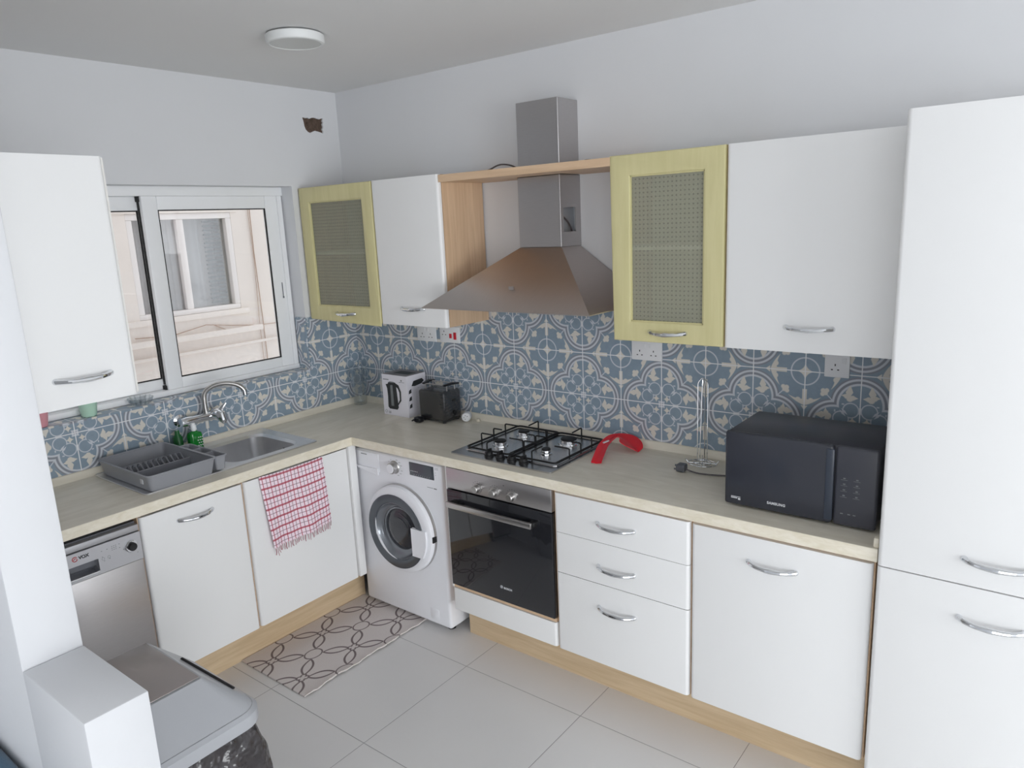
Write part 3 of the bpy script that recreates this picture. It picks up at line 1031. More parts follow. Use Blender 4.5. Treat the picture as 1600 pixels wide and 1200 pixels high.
MB().lathe([(0.0235, 0.028), (0.022, 0.031), (0.0, 0.031)], (KX0, wy, KZ0), 'y', 36).build('dial_face', M['washer'], kn)
mb = MB()
for k in range(14):
    a = -1.2+k*(2*PI-0.2)/14+PI/2
    if abs(math.cos(a)) < 0.25: continue
    cx, cz = KX0+0.047*math.cos(a), KZ0+0.041*math.sin(a)
    s = 0.012 if math.cos(a) > 0 else 0.006
    mb.box(cx-s*0.5+0.004, cx+s*0.8, wy-0.0006, wy+0.001, cz-0.0008, cz+0.0008)
mb.build('programme_marks', M['inkl'], t, smooth=False)
ds = MB().box(0.951, 1.108, wy-0.003, wy+0.004, 0.780, 0.845, 0.002).build('display', M['washglass'], t)
mb = MB()
for k in range(5):
    mb.box(0.960+k*0.010, 0.965+k*0.010, wy-0.0036, wy-0.0028, 0.802, 0.8045)
for k in range(8):
    mb.box(0.980+k*0.014, 0.983+k*0.014, wy-0.0036, wy-0.0028, 0.787, 0.7885)
mb.build('display_marks', M['white_ink'], ds, smooth=False)
mb = MB()
for zz in (0.840, 0.834, 0.818, 0.806):
    mb.box(1.116, 1.136 if zz > 0.83 else 1.122, wy-0.0006, wy+0.001, zz, zz+0.0012)
mb.box(1.060, 1.098, wy-0.0006, wy+0.001, 0.738, 0.740).box(1.102, 1.120, wy-0.0006, wy+0.001, 0.736, 0.741)
mb.build('small_print', M['inkl'], t, smooth=False)
cx, cz = 0.885, 0.500
bx_, bz_ = 0.868, 0.488
door = MB().lathe([(0.220, -0.002), (0.220, 0.022), (0.216, 0.038), (0.208, 0.044), (0.190, 0.045), (0.160, 0.044), (0.158, 0.0)],
                  (cx, wy, cz), 'y', 80).build('door', M['washer'], t)
MB().lathe([(0.2215, 0.004), (0.2225, 0.012), (0.2205, 0.020), (0.219, 0.012)], (cx, wy, cz), 'y', 80).build('chrome_ring', M['nickel'], door)
gl = MB().lathe([(0.188, 0.0455), (0.187, 0.049), (0.178, 0.050), (0.148, 0.046), (0.140, 0.034)], (bx_, wy, bz_), 'y', 72).build('smoked_bezel', M['washglass'], door)
MB().lathe([(0.146, 0.040), (0.141, 0.041), (0.132, 0.024), (0.118, 0.012), (0.104, 0.010)], (bx_, wy, bz_), 'y', 72).build('glass_bowl_rim', mat('bowl_rim_glass', (128, 132, 138), 0.12, noise=0.02, metal=0.4), door)
MB().lathe([(0.105, 0.010), (0.102, 0.012), (0.084, 0.020), (0.05, 0.027), (0.0, 0.029)], (bx_, wy, bz_), 'y', 72).build('glass_bowl', mat('dark_bowl_glass', (52, 54, 60), 0.06, noise=0.05, spec=0.8), door)
for r in (0.125, 0.113, 0.088, 0.064):
    h = 0.013 if r > 0.1 else 0.0215 if r > 0.07 else 0.026
    pts = [(bx_+r*math.cos(a), wy-h, bz_+r*math.sin(a)) for a in (0.4+0.09*k for k in range(14 if r < 0.1 else 34))]
    MB().tube(pts, 0.0012, 5).build('drum_rib', M['drum'], door)
mb = MB()
pts = [(cx+0.099, cz-0.105), (cx+0.099, cz+0.035)] + [(cx+math.sqrt(max(0, 0.196**2-zz**2)), cz+zz) for zz in (0.035, 0.0, -0.035, -0.07, -0.105)]
mb.prism(pts, 'y', wy-0.040, wy-0.056)
mb.build('door_handle', M['washer'], door, smooth=False)
MB().box(1.100, 1.1075, wy-0.034, wy-0.008, 0.478, 0.508, 0.002).build('handle_notch', M['blackm'], door)
MB().box(1.022, 1.080, wy-0.001, wy+0.002, 0.055, 0.112, 0.002).build('filter_flap', M['washer'], t)

# oven housing, oven, hob --------------------------------------------------
t = thing('oven_housing', 'white fronted low cabinet holding the built-in oven', 'cabinet', (1.5, -0.3, 0.17))
mb = MB()
mb.box(1.206, 1.2135, -FD+0.02, -0.02, 0.175, ZW-TW-0.001).box(1.787, 1.7935, -FD+0.02, -0.02, 0.175, ZW-TW-0.001)
mb.box(1.2135, 1.787, -FD+0.02, -0.02, 0.175, 0.191).box(1.2135, 1.787, -FD+0.006, -0.02, 0.288, 0.304)
mb.build('carcass', M['beechh'], t, smooth=False)
slab_front(MB(), 'y', 1.208, 1.790, 0.178, 0.286, -FD+0.019, -FD).build('panel', M['gloss'], t)
MB().box(1.2065, 1.214, -FD+0.002, -FD+0.02, 0.29, ZW-TW-0.001).build('side_strip', M['gloss'], t, smooth=False)

t = thing('oven', 'built-in oven with a black glass door and steel control panel below the hob', 'oven', (1.5, -0.3, 0.305))
mb = MB()
mb.box(1.222, 1.778, -FD+0.02, -0.06, 0.306, 0.868)
mb.build('body', M['blackm'], t, smooth=False)
MB().box(1.2145, 1.786, -FD-0.002, -FD+0.022, 0.777, 0.8735, 0.002).build('control_panel', M['steel'], t)
dg = MB().box(1.2145, 1.786, -FD-0.006, -FD+0.018, 0.307, 0.772, 0.003).build('door', M['ovenglass'], t)
mb = MB()
mb.box(1.242, 1.712, -FD-0.050, -FD-0.036, 0.704, 0.730, 0.003)
mb.build('handle', M['nickel'], dg)
for xx in (1.262, 1.700):
    MB().box(xx-0.012, xx+0.018, -FD-0.037, -FD-0.005, 0.706, 0.728, 0.004).build('handle_bracket', M['blackm'], dg)
lettering('BOSCH', 0.013, (1.543, -FD-0.0064, 0.373), 'y', M['white_ink'], dg, 'brand_lettering', bold=0.0004, spacing=1.1)
mb = MB()
mb.tube(arc((1.508, -FD-0.0064, 0.375), 0.0065, 0, 2*PI, 20, 'xz'), 0.0006, 5)
mb.tube([(1.5055, -FD-0.0064, 0.370), (1.5055, -FD-0.0064, 0.380)], 0.0007, 5).tube([(1.5105, -FD-0.0064, 0.370), (1.5105, -FD-0.0064, 0.380)], 0.0007, 5)
mb.tube([(1.5055, -FD-0.0064, 0.375), (1.5105, -FD-0.0064, 0.375)], 0.0006, 5)
mb.build('brand_mark', M['white_ink'], dg)
for xx in (1.398, 1.494, 1.587):
    kb = MB().lathe([(0.022, 0.0), (0.022, 0.003), (0.0175, 0.005), (0.0165, 0.024), (0.014, 0.027), (0.0, 0.027)], (xx, -FD-0.002, 0.808), 'y', 32).build('knob', M['nickel'], t)
mb = MB()
for xx in (1.398, 1.494, 1.587):
    for k in range(12):
        a = 0.3+k*0.42
        c, s = math.cos(a), math.sin(a)
        mb.box(xx+0.030*c-0.0012, xx+0.030*c+0.0012, -FD-0.0026, -FD-0.0016, 0.808+0.030*s-0.0012, 0.808+0.030*s+0.0012)
mb.box(1.540, 1.546, -FD-0.0027, -FD-0.0016, 0.846, 0.8485)
mb.build('dial_marks', M['ink'], t, smooth=False)

t = thing('gas_hob', 'steel four burner gas hob with black pan supports on the worktop', 'hob', (1.476, -0.28, ZW))
mb = MB()
hp = rrect(1.200, 1.752, -0.532, -0.032, 0.012, 4)
mb.prism(hp, 'z', ZW+0.0005, ZW+0.006)
mb.prism(rrect(1.222, 1.730, -0.460, -0.050, 0.02, 4), 'z', ZW+0.006, ZW+0.009)
mb.build('steel_plate', mat('hob_steel', (206, 205, 206), 0.24, 1.0, noise=0.03, nscale=20), t)
MB().box(1.235, 1.715, -0.495, -0.065, ZW-0.038, ZW+0.0005).build('underside_box', M['greyd'], t, smooth=False)
for (bx, by, br) in ((1.345, -0.345, 0.030), (1.345, -0.165, 0.030), (1.600, -0.345, 0.022), (1.600, -0.165, 0.040)):
    b_ = MB().lathe([(br*1.25, 0.009), (br*1.2, 0.014), (br*0.95, 0.016), (br*0.95, 0.026), (br*0.9, 0.028), (0, 0.028)], (bx, by, ZW), 'z', 32).build('burner', M['chrome'], t)
    MB().lathe([(br*0.92, 0.028), (br*0.92, 0.033), (br*0.8, 0.036), (0, 0.036)], (bx, by, ZW), 'z', 32).build('burner_cap', M['blackm'], b_)
for k in range(4):
    kx = 1.392+k*0.0635
    mb = MB()
    mb.lathe([(0.021, 0.006), (0.021, 0.012), (0.017, 0.014), (0.017, 0.026), (0.015, 0.028), (0, 0.028)], (kx, -0.487, ZW), 'z', 28)
    mb.box(kx-0.005, kx+0.005, -0.504, -0.470, ZW+0.026, ZW+0.040, 0.003)
    mb.build('knob', M['blackm'], t)
zt_, zb_ = ZW+0.052, ZW+0.016
for (gx0, gx1) in ((1.232, 1.474), (1.480, 1.722)):
    mb = MB()
    ring = rounded([(gx0+0.05, -0.452, zb_), (gx0, -0.452, zb_), (gx0, -0.058, zb_), (gx1, -0.058, zb_), (gx1, -0.452, zb_), (gx0+0.05, -0.452, zb_)], 0.02)
    mb.tube(ring, 0.0045, 8)
    mb.box(gx0-0.004, gx0+0.004, -0.44, -0.07, zb_-0.003, zb_+0.004, 0.002)
    mb.box(gx1-0.004, gx1+0.004, -0.44, -0.07, zb_-0.004, zb_+0.006, 0.002)
    for yy, ww in ((-0.345, 0.075), (-0.165, 0.075)):
        mb.tube(rounded([(gx0, yy, ZW+0.008), (gx0, yy, zt_), (gx0+ww, yy, zt_)], 0.008), 0.0035, 8)
        mb.tube(rounded([(gx1, yy, ZW+0.008), (gx1, yy, zt_), (gx1-ww, yy, zt_)], 0.008), 0.0035, 8)
    mb.tube(rounded([(gx0, -0.255, ZW+0.008), (gx0, -0.255, zt_), (gx0+0.05, -0.255, zt_)], 0.008), 0.0035, 8)
    mb.tube(rounded([(gx1, -0.255, ZW+0.008), (gx1, -0.255, zt_), (gx1-0.05, -0.255, zt_)], 0.008), 0.0035, 8)
    gc = (gx0+gx1)/2
    mb.tube(rounded([(gc, -0.058, ZW+0.008), (gc, -0.058, zt_+0.004), (gc, -0.135, zt_)], 0.008), 0.0035, 8)
    mb.tube(rounded([(gc, -0.452, ZW+0.008), (gc, -0.452, zt_), (gc, -0.375, zt_)], 0.008), 0.0035, 8)
    mb.build('pan_support', M['blackm'], t)

# drawer unit and right base cabinet ---------------------------------------
def carcass_y(t, x0, x1, z0, z1, yb, yf, m, shelf=None):
    th = 0.016
    mb = MB()
    mb.box(x0, x0+th, yf, yb, z0, z1).box(x1-th, x1, yf, yb, z0, z1)
    mb.box(x0+th, x1-th, yf, yb, z0, z0+th).box(x0+th, x1-th, yf, yb, z1-th, z1)
    mb.box(x0+th, x1-th, yb-0.008, yb, z0+th, z1-th)
    return mb.build('carcass', m, t, smooth=False)


t = thing('drawer_cabinet', 'white cabinet with three handled drawers right of the oven', 'cabinet', (2.09, -0.3, 0.17))
carcass_y(t, 1.795, 2.379, 0.175, ZW-TW-0.001, -0.02, -FD+0.02, M['beechh'])
for z0, z1, hz in ((0.703, 0.868, 0.781), (0.528, 0.701, 0.603), (0.178, 0.525, 0.427)):
    dr = slab_front(MB(), 'y', 1.797, 2.377, z0, z1, -FD+0.019, -FD).build('drawer_front', M['gloss'], t)
    handle(dr, (2.078, -FD, hz), 0.165, 'x', (0, -1, 0))
t = thing('base_cabinet', 'wide white base cabinet below the microwave', 'cabinet', (2.68, -0.3, 0.17))
carcass_y(t, 2.382, 2.975, 0.175, ZW-TW-0.001, -0.02, -FD+0.02, M['beechh'])
dr = slab_front(MB(), 'y', 2.385, 2.971, 0.178, 0.866, -FD+0.019, -FD).build('door', M['gloss'], t)
handle(dr, (2.668, -FD, 0.777), 0.165, 'x', (0, -1, 0))

# tall unit ----------------------------------------------------------------
t = thing('tall_cabinet', 'tall white cabinet with two doors at the right edge', 'cabinet', (3.29, -0.3, 0.0))
mb = MB()
mb.box(2.988, 3.004, -0.585, -0.005, 0.08, 2.168).box(3.572, 3.588, -0.585, -0.005, 0.08, 2.168)
mb.box(3.004, 3.572, -0.585, -0.005, 2.150, 2.168).box(3.004, 3.572, -0.585, -0.005, 0.08, 0.17)
mb.box(3.004, 3.572, -0.013, -0.005, 0.17, 2.15)
mb.box(2.995, 3.580, -0.50, -0.485, 0.0, 0.08)
mb.build('carcass', M['white'], t, smooth=False)
for z0, z1, hz in ((0.880, 2.170, 0.957), (0.120, 0.876, 0.778)):
    dr = slab_front(MB(), 'y', 2.986, 3.588, z0, z1, -0.585, -0.606).build('door', M['gloss'], t)
    handle(dr, (3.283, -0.606, hz), 0.165, 'x', (0, -1, 0))

# ================================================================== WALL UNITS
def wall_unit(x0, x1, label, glass, side=None, zc=1.452):
    t = thing('wall_cabinet', label, 'cabinet', ((x0+x1)/2, -0.16, zc))
    z0, z1 = zc, 2.154
    m = M['beech'] if not glass else M['darkin']
    th = 0.016
    mb = MB()
    mb.box(x0+th, x1-th, -0.298, -0.009, z0, z0+th).box(x0+th, x1-th, -0.298, -0.009, z1-th, z1)
    mb.box(x0+th, x1-th, -0.017, -0.009, z0+th, z1-th)
    mb.build('carcass', M['white'] if not glass else M['darkin'], t, smooth=False)
    MB().box(x0, x0+th, -0.298, -0.009, z0, z1).build('side_panel', M['beech'], t, smooth=False)
    MB().box(x1-th, x1, -0.298, -0.009, z0, z1).build('side_panel', M['beech'], t, smooth=False)
    if glass:
        MB().box(x0+th, x1-th, -0.285, -0.017, 1.800, 1.816).build('shelf', M['white'], t, smooth=False)
        fw_ = 0.078
        mb = MB()
        yb, yf = -0.300, -0.322
        outer = [(x0+0.002, z0), (x1-0.002, z0), (x1-0.002, z1), (x0+0.002, z1)]
        inner = [(x0+fw_, z0+fw_), (x1-fw_, z0+fw_), (x1-fw_, z1-fw_), (x0+fw_, z1-fw_)]
        mb.prism(outer, 'y', yb, yf, holes=[inner])
        bm2 = mb.bm
        es = [e for e in bm2.edges if all(v.co.y < yf+1e-4 for v in e.verts) and len(e.link_faces) == 2]
        bmesh.ops.bevel(bm2, geom=es, offset=0.006, segments=3, affect='EDGES', profile=0.5)
        dr = mb.build('door', M['lime'], t)
        MB().box(x0+fw_-0.006, x1-fw_+0.006, -0.310, -0.306, z0+fw_-0.006, z1-fw_+0.006).build('glass_panel', M['reeded'], dr, smooth=False)
        mb = MB()
        for a in ((x0+fw_, x0+fw_+0.004, z0+fw_, z1-fw_), (x1-fw_-0.004, x1-fw_, z0+fw_, z1-fw_), (x0+fw_, x1-fw_, z0+fw_, z0+fw_+0.004), (x0+fw_, x1-fw_, z1-fw_-0.004, z1-fw_)):
            mb.box(a[0], a[1], -0.315, -0.3095, a[2], a[3])
        mb.build('glazing_bead', M['lime'], dr, smooth=False)
    else:
        dr = slab_front(MB(), 'y', x0+0.002, x1-0.002, z0, z1, -0.300, -0.322).build('door', M['gloss'], t)
    return t, dr


t, dr = wall_unit(0.010, 0.582, 'lime framed glass wall cabinet beside the window', True)
handle(dr, (0.314, -0.322, 1.494), 0.150, 'x')
t, dr = wall_unit(0.583, 1.034, 'narrow white wall cabinet left of the cooker hood', False)
handle(dr, (0.817, -0.322, 1.537), 0.160, 'x')
t, dr = wall_unit(1.932, 2.383, 'lime framed glass wall cabinet right of the cooker hood', True)
handle(dr, (2.165, -0.322, 1.493), 0.155, 'x')
t, dr = wall_unit(2.385, 2.980, 'wide white wall cabinet above the microwave', False)
handle(dr, (2.680, -0.322, 1.537), 0.160, 'x')

# beech shelf bridging the hood, cut around the chimney
t = thing('bridging_shelf', 'beech bridging shelf above the cooker hood, between the wall cabinets', 'shelf', (1.48, -0.2, 2.115))
mb = MB()
mb.prism([(1.036, -0.320), (1.930, -0.320), (1.930, -0.001), (1.605, -0.001), (1.605, -0.168), (1.350, -0.168), (1.350, -0.001), (1.036, -0.001)], 'z', 2.118, 2.150)
mb.build('board', M['beechh'], t, smooth=False)
t = thing('cable', 'short dark cable lying on the bridging shelf', 'cable', (1.2, -0.16, 2.15))
mb = MB()
mb.tube(rounded([(1.14, -0.20, 2.153), (1.20, -0.17, 2.156), (1.25, -0.14, 2.185), (1.29, -0.11, 2.180), (1.33, -0.08, 2.153), (1.34, -0.03, 2.153)], 0.03), 0.0035, 8)
mb.build('wire', M['cable'], t)
t = thing('cable', 'loose dark cable end right of the hood chimney', 'cable', (1.68, -0.1, 2.15))
mb = MB()
mb.tube(rounded([(1.625, -0.06, 2.154), (1.65, -0.06, 2.172), (1.69, -0.05, 2.170), (1.73, -0.04, 2.154)], 0.03), 0.0035, 8)
mb.build('wire', M['cable'], t)

# cooker hood --------------------------------------------------------------
t = thing('cooker_hood', 'pyramid shaped steel cooker hood with a square chimney over the hob', 'cooker hood', (1.48, -0.2, 1.56))
hx0, hx1, hy = 1.042, 1.926, -0.488
cx0, cx1, cy = 1.363, 1.589, -0.160
zb, zt = 1.566, 1.812
mb = MB()
bm_ = bmesh.new()
bot = [bm_.verts.new(p) for p in ((hx0, hy, zb), (hx1, hy, zb), (hx1, -0.009, zb), (hx0, -0.009, zb))]
lip = [bm_.verts.new(p) for p in ((hx0, hy, zb+0.004), (hx1, hy, zb+0.004), (hx1, -0.009, zb+0.004), (hx0, -0.009, zb+0.004))]
tp = [bm_.verts.new(p) for p in ((cx0, cy, zt), (cx1, cy, zt), (cx1, -0.009, zt), (cx0, -0.009, zt))]
for A, B in ((bot, lip), (lip, tp)):
    for k in range(4):
        bm_.faces.new((A[k], A[(k+1) % 4], B[(k+1) % 4], B[k]))
bm_.faces.new(bot[::-1])
bm_.faces.new(tp)
mb._add(bm_)
mb.build('canopy', M['steelh'], t, smooth=False)
MB().box(hx0+0.05, hx1-0.05, hy+0.05, -0.06, zb-0.004, zb+0.001).build('grease_filter', M['greyd'], t, smooth=False)
mb = MB()
# lower chimney sleeve: front panel and two sides, right side has a cut-out for the cable
mb.box(cx0, cx1, cy, cy+0.004, zt+0.001, 2.117, 0.0019, 2)
mb.prism([(cy+0.002, zt+0.001), (-0.001, zt+0.001), (-0.001, 2.117), (cy+0.002, 2.117)], 'x', cx1-0.002, cx1, holes=[[(-0.138, 1.876), (-0.045, 1.876), (-0.045, 1.980), (-0.138, 1.980)]])
mb.box(cx0, cx0+0.002, cy+0.002, -0.001, zt+0.001, 2.117)
ch = mb.build('chimney_sleeve', M['steel'], t, smooth=False)
MB().box(cx0+0.02, cx1-0.035, cy+0.02, -0.002, zt+0.002, 2.3).build('air_duct', mat('white_duct', (196, 200, 206), 0.5, noise=0.03), t, smooth=False)
mb = MB()
mb.tube(rounded([(cx1-0.015, -0.12, 1.94), (cx1-0.012, -0.09, 1.92), (cx1-0.012, -0.06, 1.885), (cx1-0.015, -0.05, 1.85)], 0.02), 0.004, 8)
mb.build('lead', M['cable'], t)
mb = MB()
ins = 0.004
mb.box(cx0+ins, cx1-ins, cy+ins, -0.001, 2.1175, 2.428, 0.0015, 1)
mb.build('upper_chimney', M['steel'], t)
MB().box(1.463, 1.490, -0.3845, -0.380, 1.648, 1.662).build('control_mark', M['steelh'], t, smooth=False)

# cabinet hung on the partition ---------------------------------------------
t = thing('wall_cabinet', 'white wall cabinet at the left edge, hung on the white pillar', 'cabinet', (0.95, -2.035, 1.465))
XF = 1.12
y0, y1 = PF+0.002, -1.806
mb = MB()
mb.box(0.80, XF-0.021, y1-0.016, y1, 1.465, 2.163).box(0.80, XF-0.021, y0, y0+0.016, 1.465, 2.163)
mb.box(0.80, XF-0.021, y0+0.016, y1-0.016, 1.465, 1.481).box(0.80, XF-0.021, y0+0.016, y1-0.016, 2.147, 2.163)
mb.box(0.80, 0.808, y0+0.016, y1-0.016, 1.481, 2.147)
mb.build('carcass', M['white'], t, smooth=False)
dr = slab_front(MB(), 'x', y0+0.001, -1.816, 1.463, 2.165, XF-0.020, XF).build('door', M['gloss'], t)
handle(dr, (XF, -1.965, 1.543), 0.160, 'y', (1, 0, 0))

# ================================================================== SINK AREA
t = thing('sink', 'stainless steel inset sink with a drainer', 'sink', (0.26, -1.145, ZW))
def bowl(mb, x0, x1, y0, y1, z0, z1, r, n=6):
    tops = rrect(x0, x1, y0, y1, r, n)
    mids = rrect(x0+0.012, x1-0.012, y0+0.012, y1-0.012, r*0.9, n)
    bots = rrect(x0+0.035, x1-0.035, y0+0.035, y1-0.035, r*0.7, n)
    b = bmesh.new()
    R = []
    for poly, z in ((tops, z1), (mids, z1-0.012), (mids, z0+0.03), (bots, z0)):
        R.append([b.verts.new((p[0], p[1], z)) for p in poly])
    k = len(tops)
    for i in range(3):
        for j in range(k):
            b.faces.new((R[i][j], R[i][(j+1) % k], R[i+1][(j+1) % k], R[i+1][j]))
    b.faces.new(R[-1])
    bmesh.ops.recalc_face_normals(b, faces=b.faces)
    bmesh.ops.reverse_faces(b, faces=b.faces)
    mb._add(b)
mb = MB()
mb.prism(rrect(0.034, 0.498, -1.568, -0.722, 0.015, 4), 'z', ZW+0.0005, ZW+0.005, holes=[rrect(0.090, 0.456, -1.150, -0.778, 0.07, 6)])
rim = rrect(0.034, 0.498, -1.568, -0.722, 0.015, 4)
mb.tube([(p[0], p[1], ZW+0.005) for p in rim]+[(rim[0][0], rim[0][1], ZW+0.005)], 0.0022, 6)
for k in range(7):
    x = 0.12+k*0.048
    mb.box(x, x+0.010, -1.52, -1.20, ZW+0.005, ZW+0.0065, 0.001, 1)
mb.build('rim_and_drainer', M['steelbowl'], t)
mb = MB()
bowl(mb, 0.090, 0.456, -1.150, -0.778, ZW-0.15, ZW+0.005, 0.07)
bw = mb.build('bowl', M['steelbowl'], t)
MB().lathe([(0.036, 0.0), (0.036, 0.003), (0.02, 0.002), (0.0, -0.001)], (0.27, -0.965, ZW-0.149), 'z', 28).build('drain', M['chrome'], bw)
mb = MB()
for k in range(4):
    mb.box(0.312+k*0.014, 0.320+k*0.014, -0.7945, -0.7905, ZW-0.060, ZW-0.040)
mb.build('overflow_slots', M['darkgap'], bw, smooth=False)

t = thing('mixer_tap', 'chrome wall mixer tap with a swan neck spout over the sink', 'tap', (0.06, -1.07, 1.045))
mb = MB()
mb.tube([(0.0645, -1.165, 1.066), (0.0645, -1.14, 1.066), (0.0645, -1.08, 1.066), (0.0645, -1.00, 1.066), (0.0645, -0.975, 1.066)], [0.020, 0.024, 0.019, 0.021, 0.022], 20)
for yy in (-1.145, -0.995):
    mb.lathe([(0.030, 0.0), (0.030, 0.006), (0.018, 0.012), (0.016, 0.056)], (0.0085, yy, 1.066), 'x', 24)
mb.build('body', M['chrome'], t)
mb = MB()
sp = [(0.065, -1.035, 1.075), (0.065, -1.036, 1.115), (0.066, -1.036, 1.160)]
for k in range(1, 15):
    a = PI-k*(PI*0.93)/14
    sp.append((0.066+0.052*(1+math.cos(a)), -1.036+0.079*(1+math.cos(a)), 1.165+0.058*math.sin(a)))
mb.tube(sp, 0.0112, 14)
s_ = mb.build('spout', M['nickel'], t)
e = Vector(sp[-1])
MB().tube([e+Vector((0, 0, 0.004)), e+Vector((0.001, 0.002, -0.022))], 0.0125, 16).build('aerator', M['chrome'], s_)
mb = MB()
mb.tube([(0.070, -1.000, 1.075), (0.095, -0.99, 1.078), (0.118, -0.985, 1.068), (0.130, -0.985, 1.045), (0.132, -0.985, 1.030)], [0.022, 0.027, 0.027, 0.020, 0.008], 18)
mb.tube([(0.105, -0.99, 1.085), (0.120, -0.975, 1.110), (0.128, -0.962, 1.128)], [0.008, 0.006, 0.003], 10, flat=1.8)
mb.build('lever', M['chrome'], t)

# dish drying rack -----------------------------------------------------------
t = thing('dish_rack', 'grey plastic dish rack standing on the drainer', 'dish rack', (0.29, -1.38, ZW+0.006))
ty0, ty1, tx0, tx1, tz, bz = -1.556, -1.222, 0.058, 0.508, 0.995, ZW+0.0070
def tray(mb, x0, x1, y0, y1, z0, z1, ins, th, r=0.02, n=4):
    b = bmesh.new()
    R = []
    for (e, z) in ((0, z1), (ins, z0), (ins+th, z0+th), (th, z1)):
        rr = max(r-e*0.3, 0.006)
        R.append([b.verts.new((p[0], p[1], z)) for p in rrect(x0+e, x1-e, y0+e, y1-e, rr, n)])
    k = len(R[0])
    for i, j in ((0, 1), (2, 3), (3, 0)):
        for q in range(k):
            b.faces.new((R[i][q], R[i][(q+1) % k], R[j][(q+1) % k], R[j][q]))
    b.faces.new(R[1])
    b.faces.new(R[2])
    bmesh.ops.recalc_face_normals(b, faces=b.faces)
    mb._add(b)
mb = MB()
tray(mb, tx0, tx1, ty0, ty1-0.035, bz, tz, 0.014, 0.003)
rimp = rrect(tx0, tx1, ty0, ty1-0.035, 0.02, 4)
mb.tube([(p[0], p[1], tz-0.001) for p in rimp]+[(rimp[0][0], rimp[0][1], tz-0.001)], 0.0045, 8)
mb.build('tray', M['grey'], t)
mb = MB()
for k in range(11):
    y = ty0+0.045+k*0.0225
    mb.tube(rounded([(0.215, y, bz+0.012), (0.225, y+0.004, tz-0.018), (0.245, y+0.006, tz-0.014), (0.262, y+0.004, tz-0.025), (0.300, y, bz+0.016)], 0.008, 3), 0.0035, 6)
mb.box(0.204, 0.216, ty0+0.02, ty1-0.05, bz+0.010, bz+0.040, 0.002).box(0.330, 0.338, ty0+0.02, ty1-0.06, bz+0.006, tz-0.018, 0.002)
mb.box(0.075, 0.49, ty0+0.02, ty1-0.055, bz+0.006, bz+0.010)
mb.build('plate_rack', mat('mid_grey_plastic', (132, 134, 141), 0.4, noise=0.01), t)
mb = MB()
for (a, b_) in ((0.205, 0.300), (0.303, 0.400), (0.405, 0.505)):
    tray(mb, a, b_, ty1-0.040, ty1+0.012, bz+0.008, tz, 0.006, 0.0025, 0.010, 3)
cp = rrect(0.203, 0.508, ty1-0.041, ty1+0.013, 0.012, 4)
mb.tube([(p[0], p[1], tz) for p in cp]+[(cp[0][0], cp[0][1], tz)], 0.004, 8)
mb.build('cutlery_cup', M['grey'], t)
MB().box(0.430, 0.450, ty0+0.003, ty0+0.0055, bz+0.028, bz+0.048).build('sticker', M['white_ink'], t, smooth=False)

# washing up liquids -----------------------------------------------------------
t = thing('soap_bottle', 'green washing up liquid bottle with white dots below the tap', 'bottle', (0.085, -1.12, ZW+0.005))
mb = MB()
b0 = rrect(0.062, 0.112, -1.152, -1.088, 0.014, 4)
bb = bmesh.new()
R = []
for (sc, z) in ((0.94, 0.0055), (1.0, 0.012), (1.0, 0.075), (0.9, 0.090), (0.42, 0.098), (0.30, 0.100)):
    R.append([bb.verts.new((0.087+(p[0]-0.087)*sc, -1.12+(p[1]+1.12)*sc, ZW+z)) for p in b0])
for i in range(len(R)-1):
    for q in range(len(b0)):
        bb.faces.new((R[i][q], R[i][(q+1) % len(b0)], R[i+1][(q+1) % len(b0)], R[i+1][q]))
bb.faces.new(R[0][::-1]); bb.faces.new(R[-1])
bmesh.ops.recalc_face_normals(bb, faces=bb.faces)
mb._add(bb)
bo = mb.build('bottle_body', M['green'], t)
MB().lathe([(0.010, 0.100), (0.010, 0.106), (0.0135, 0.107), (0.0125, 0.128), (0.009, 0.130), (0.009, 0.138), (0, 0.138)], (0.087, -1.12, ZW), 'z', 18).build('cap', M['pvc'], t)
mb = MB()
for i in range(4):
    for j in range(3):
        y = -1.118+j*0.010+(0.004 if i % 2 else 0)
        mb.lathe([(0.0032, 0), (0.0032, 0.0008), (0, 0.0008)], (0.112, y, ZW+0.030+i*0.013), 'x', 10)
mb.build('white_dots', M['white_ink'], bo)
t = thing('soap_bottle', 'plain dark green bottle half hidden behind the dotted soap bottle', 'bottle', (0.05, -1.165, ZW+0.005))
MB().lathe([(0.0, 0.0055), (0.022, 0.0055), (0.023, 0.01), (0.022, 0.08), (0.012, 0.095), (0.010, 0.115), (0, 0.115)], (0.058, -1.188, ZW), 'z', 20).build('bottle_body', M['greend'], t)

# things on the window sill ------------------------------------------------------
def pot(loc, m, label, grp):
    t = thing('flower_pot', label, 'pot', loc, group=None)
    MB().lathe([(0.0, 0.0), (0.027, 0.0), (0.031, 0.006), (0.039, 0.062), (0.041, 0.066), (0.041, 0.074), (0.037, 0.074), (0.034, 0.060), (0.028, 0.008), (0, 0.008)], loc, 'z', 28).build('pot_body', m, t)
pot((-0.034, -1.520, ZS+0.0085), M['mint'], 'mint green pot on the window sill', 'p')
pot((-0.030, -1.720, ZS+0.0085), M['pink'], 'pink pot on the window sill beside the white pillar', 'p')
t = thing('glass_dish', 'clear cut glass dish on the window sill', 'dish', (-0.035, -1.29, ZS+0.0085))
mb = MB()
mb.lathe([(0.0, 0.003), (0.035, 0.003), (0.05, 0.016), (0.055, 0.034), (0.051, 0.034), (0.045, 0.018), (0.033, 0.008), (0, 0.008)], (-0.035, -1.29, ZS+0.0085), 'z', 28)
for k in range(14):
    a = 2*PI*k/14
    mb.tube([(-0.035+0.04*math.cos(a), -1.29+0.04*math.sin(a), ZS+0.014), (-0.035+0.056*math.cos(a), -1.29+0.056*math.sin(a), ZS+0.043)], 0.0035, 6)
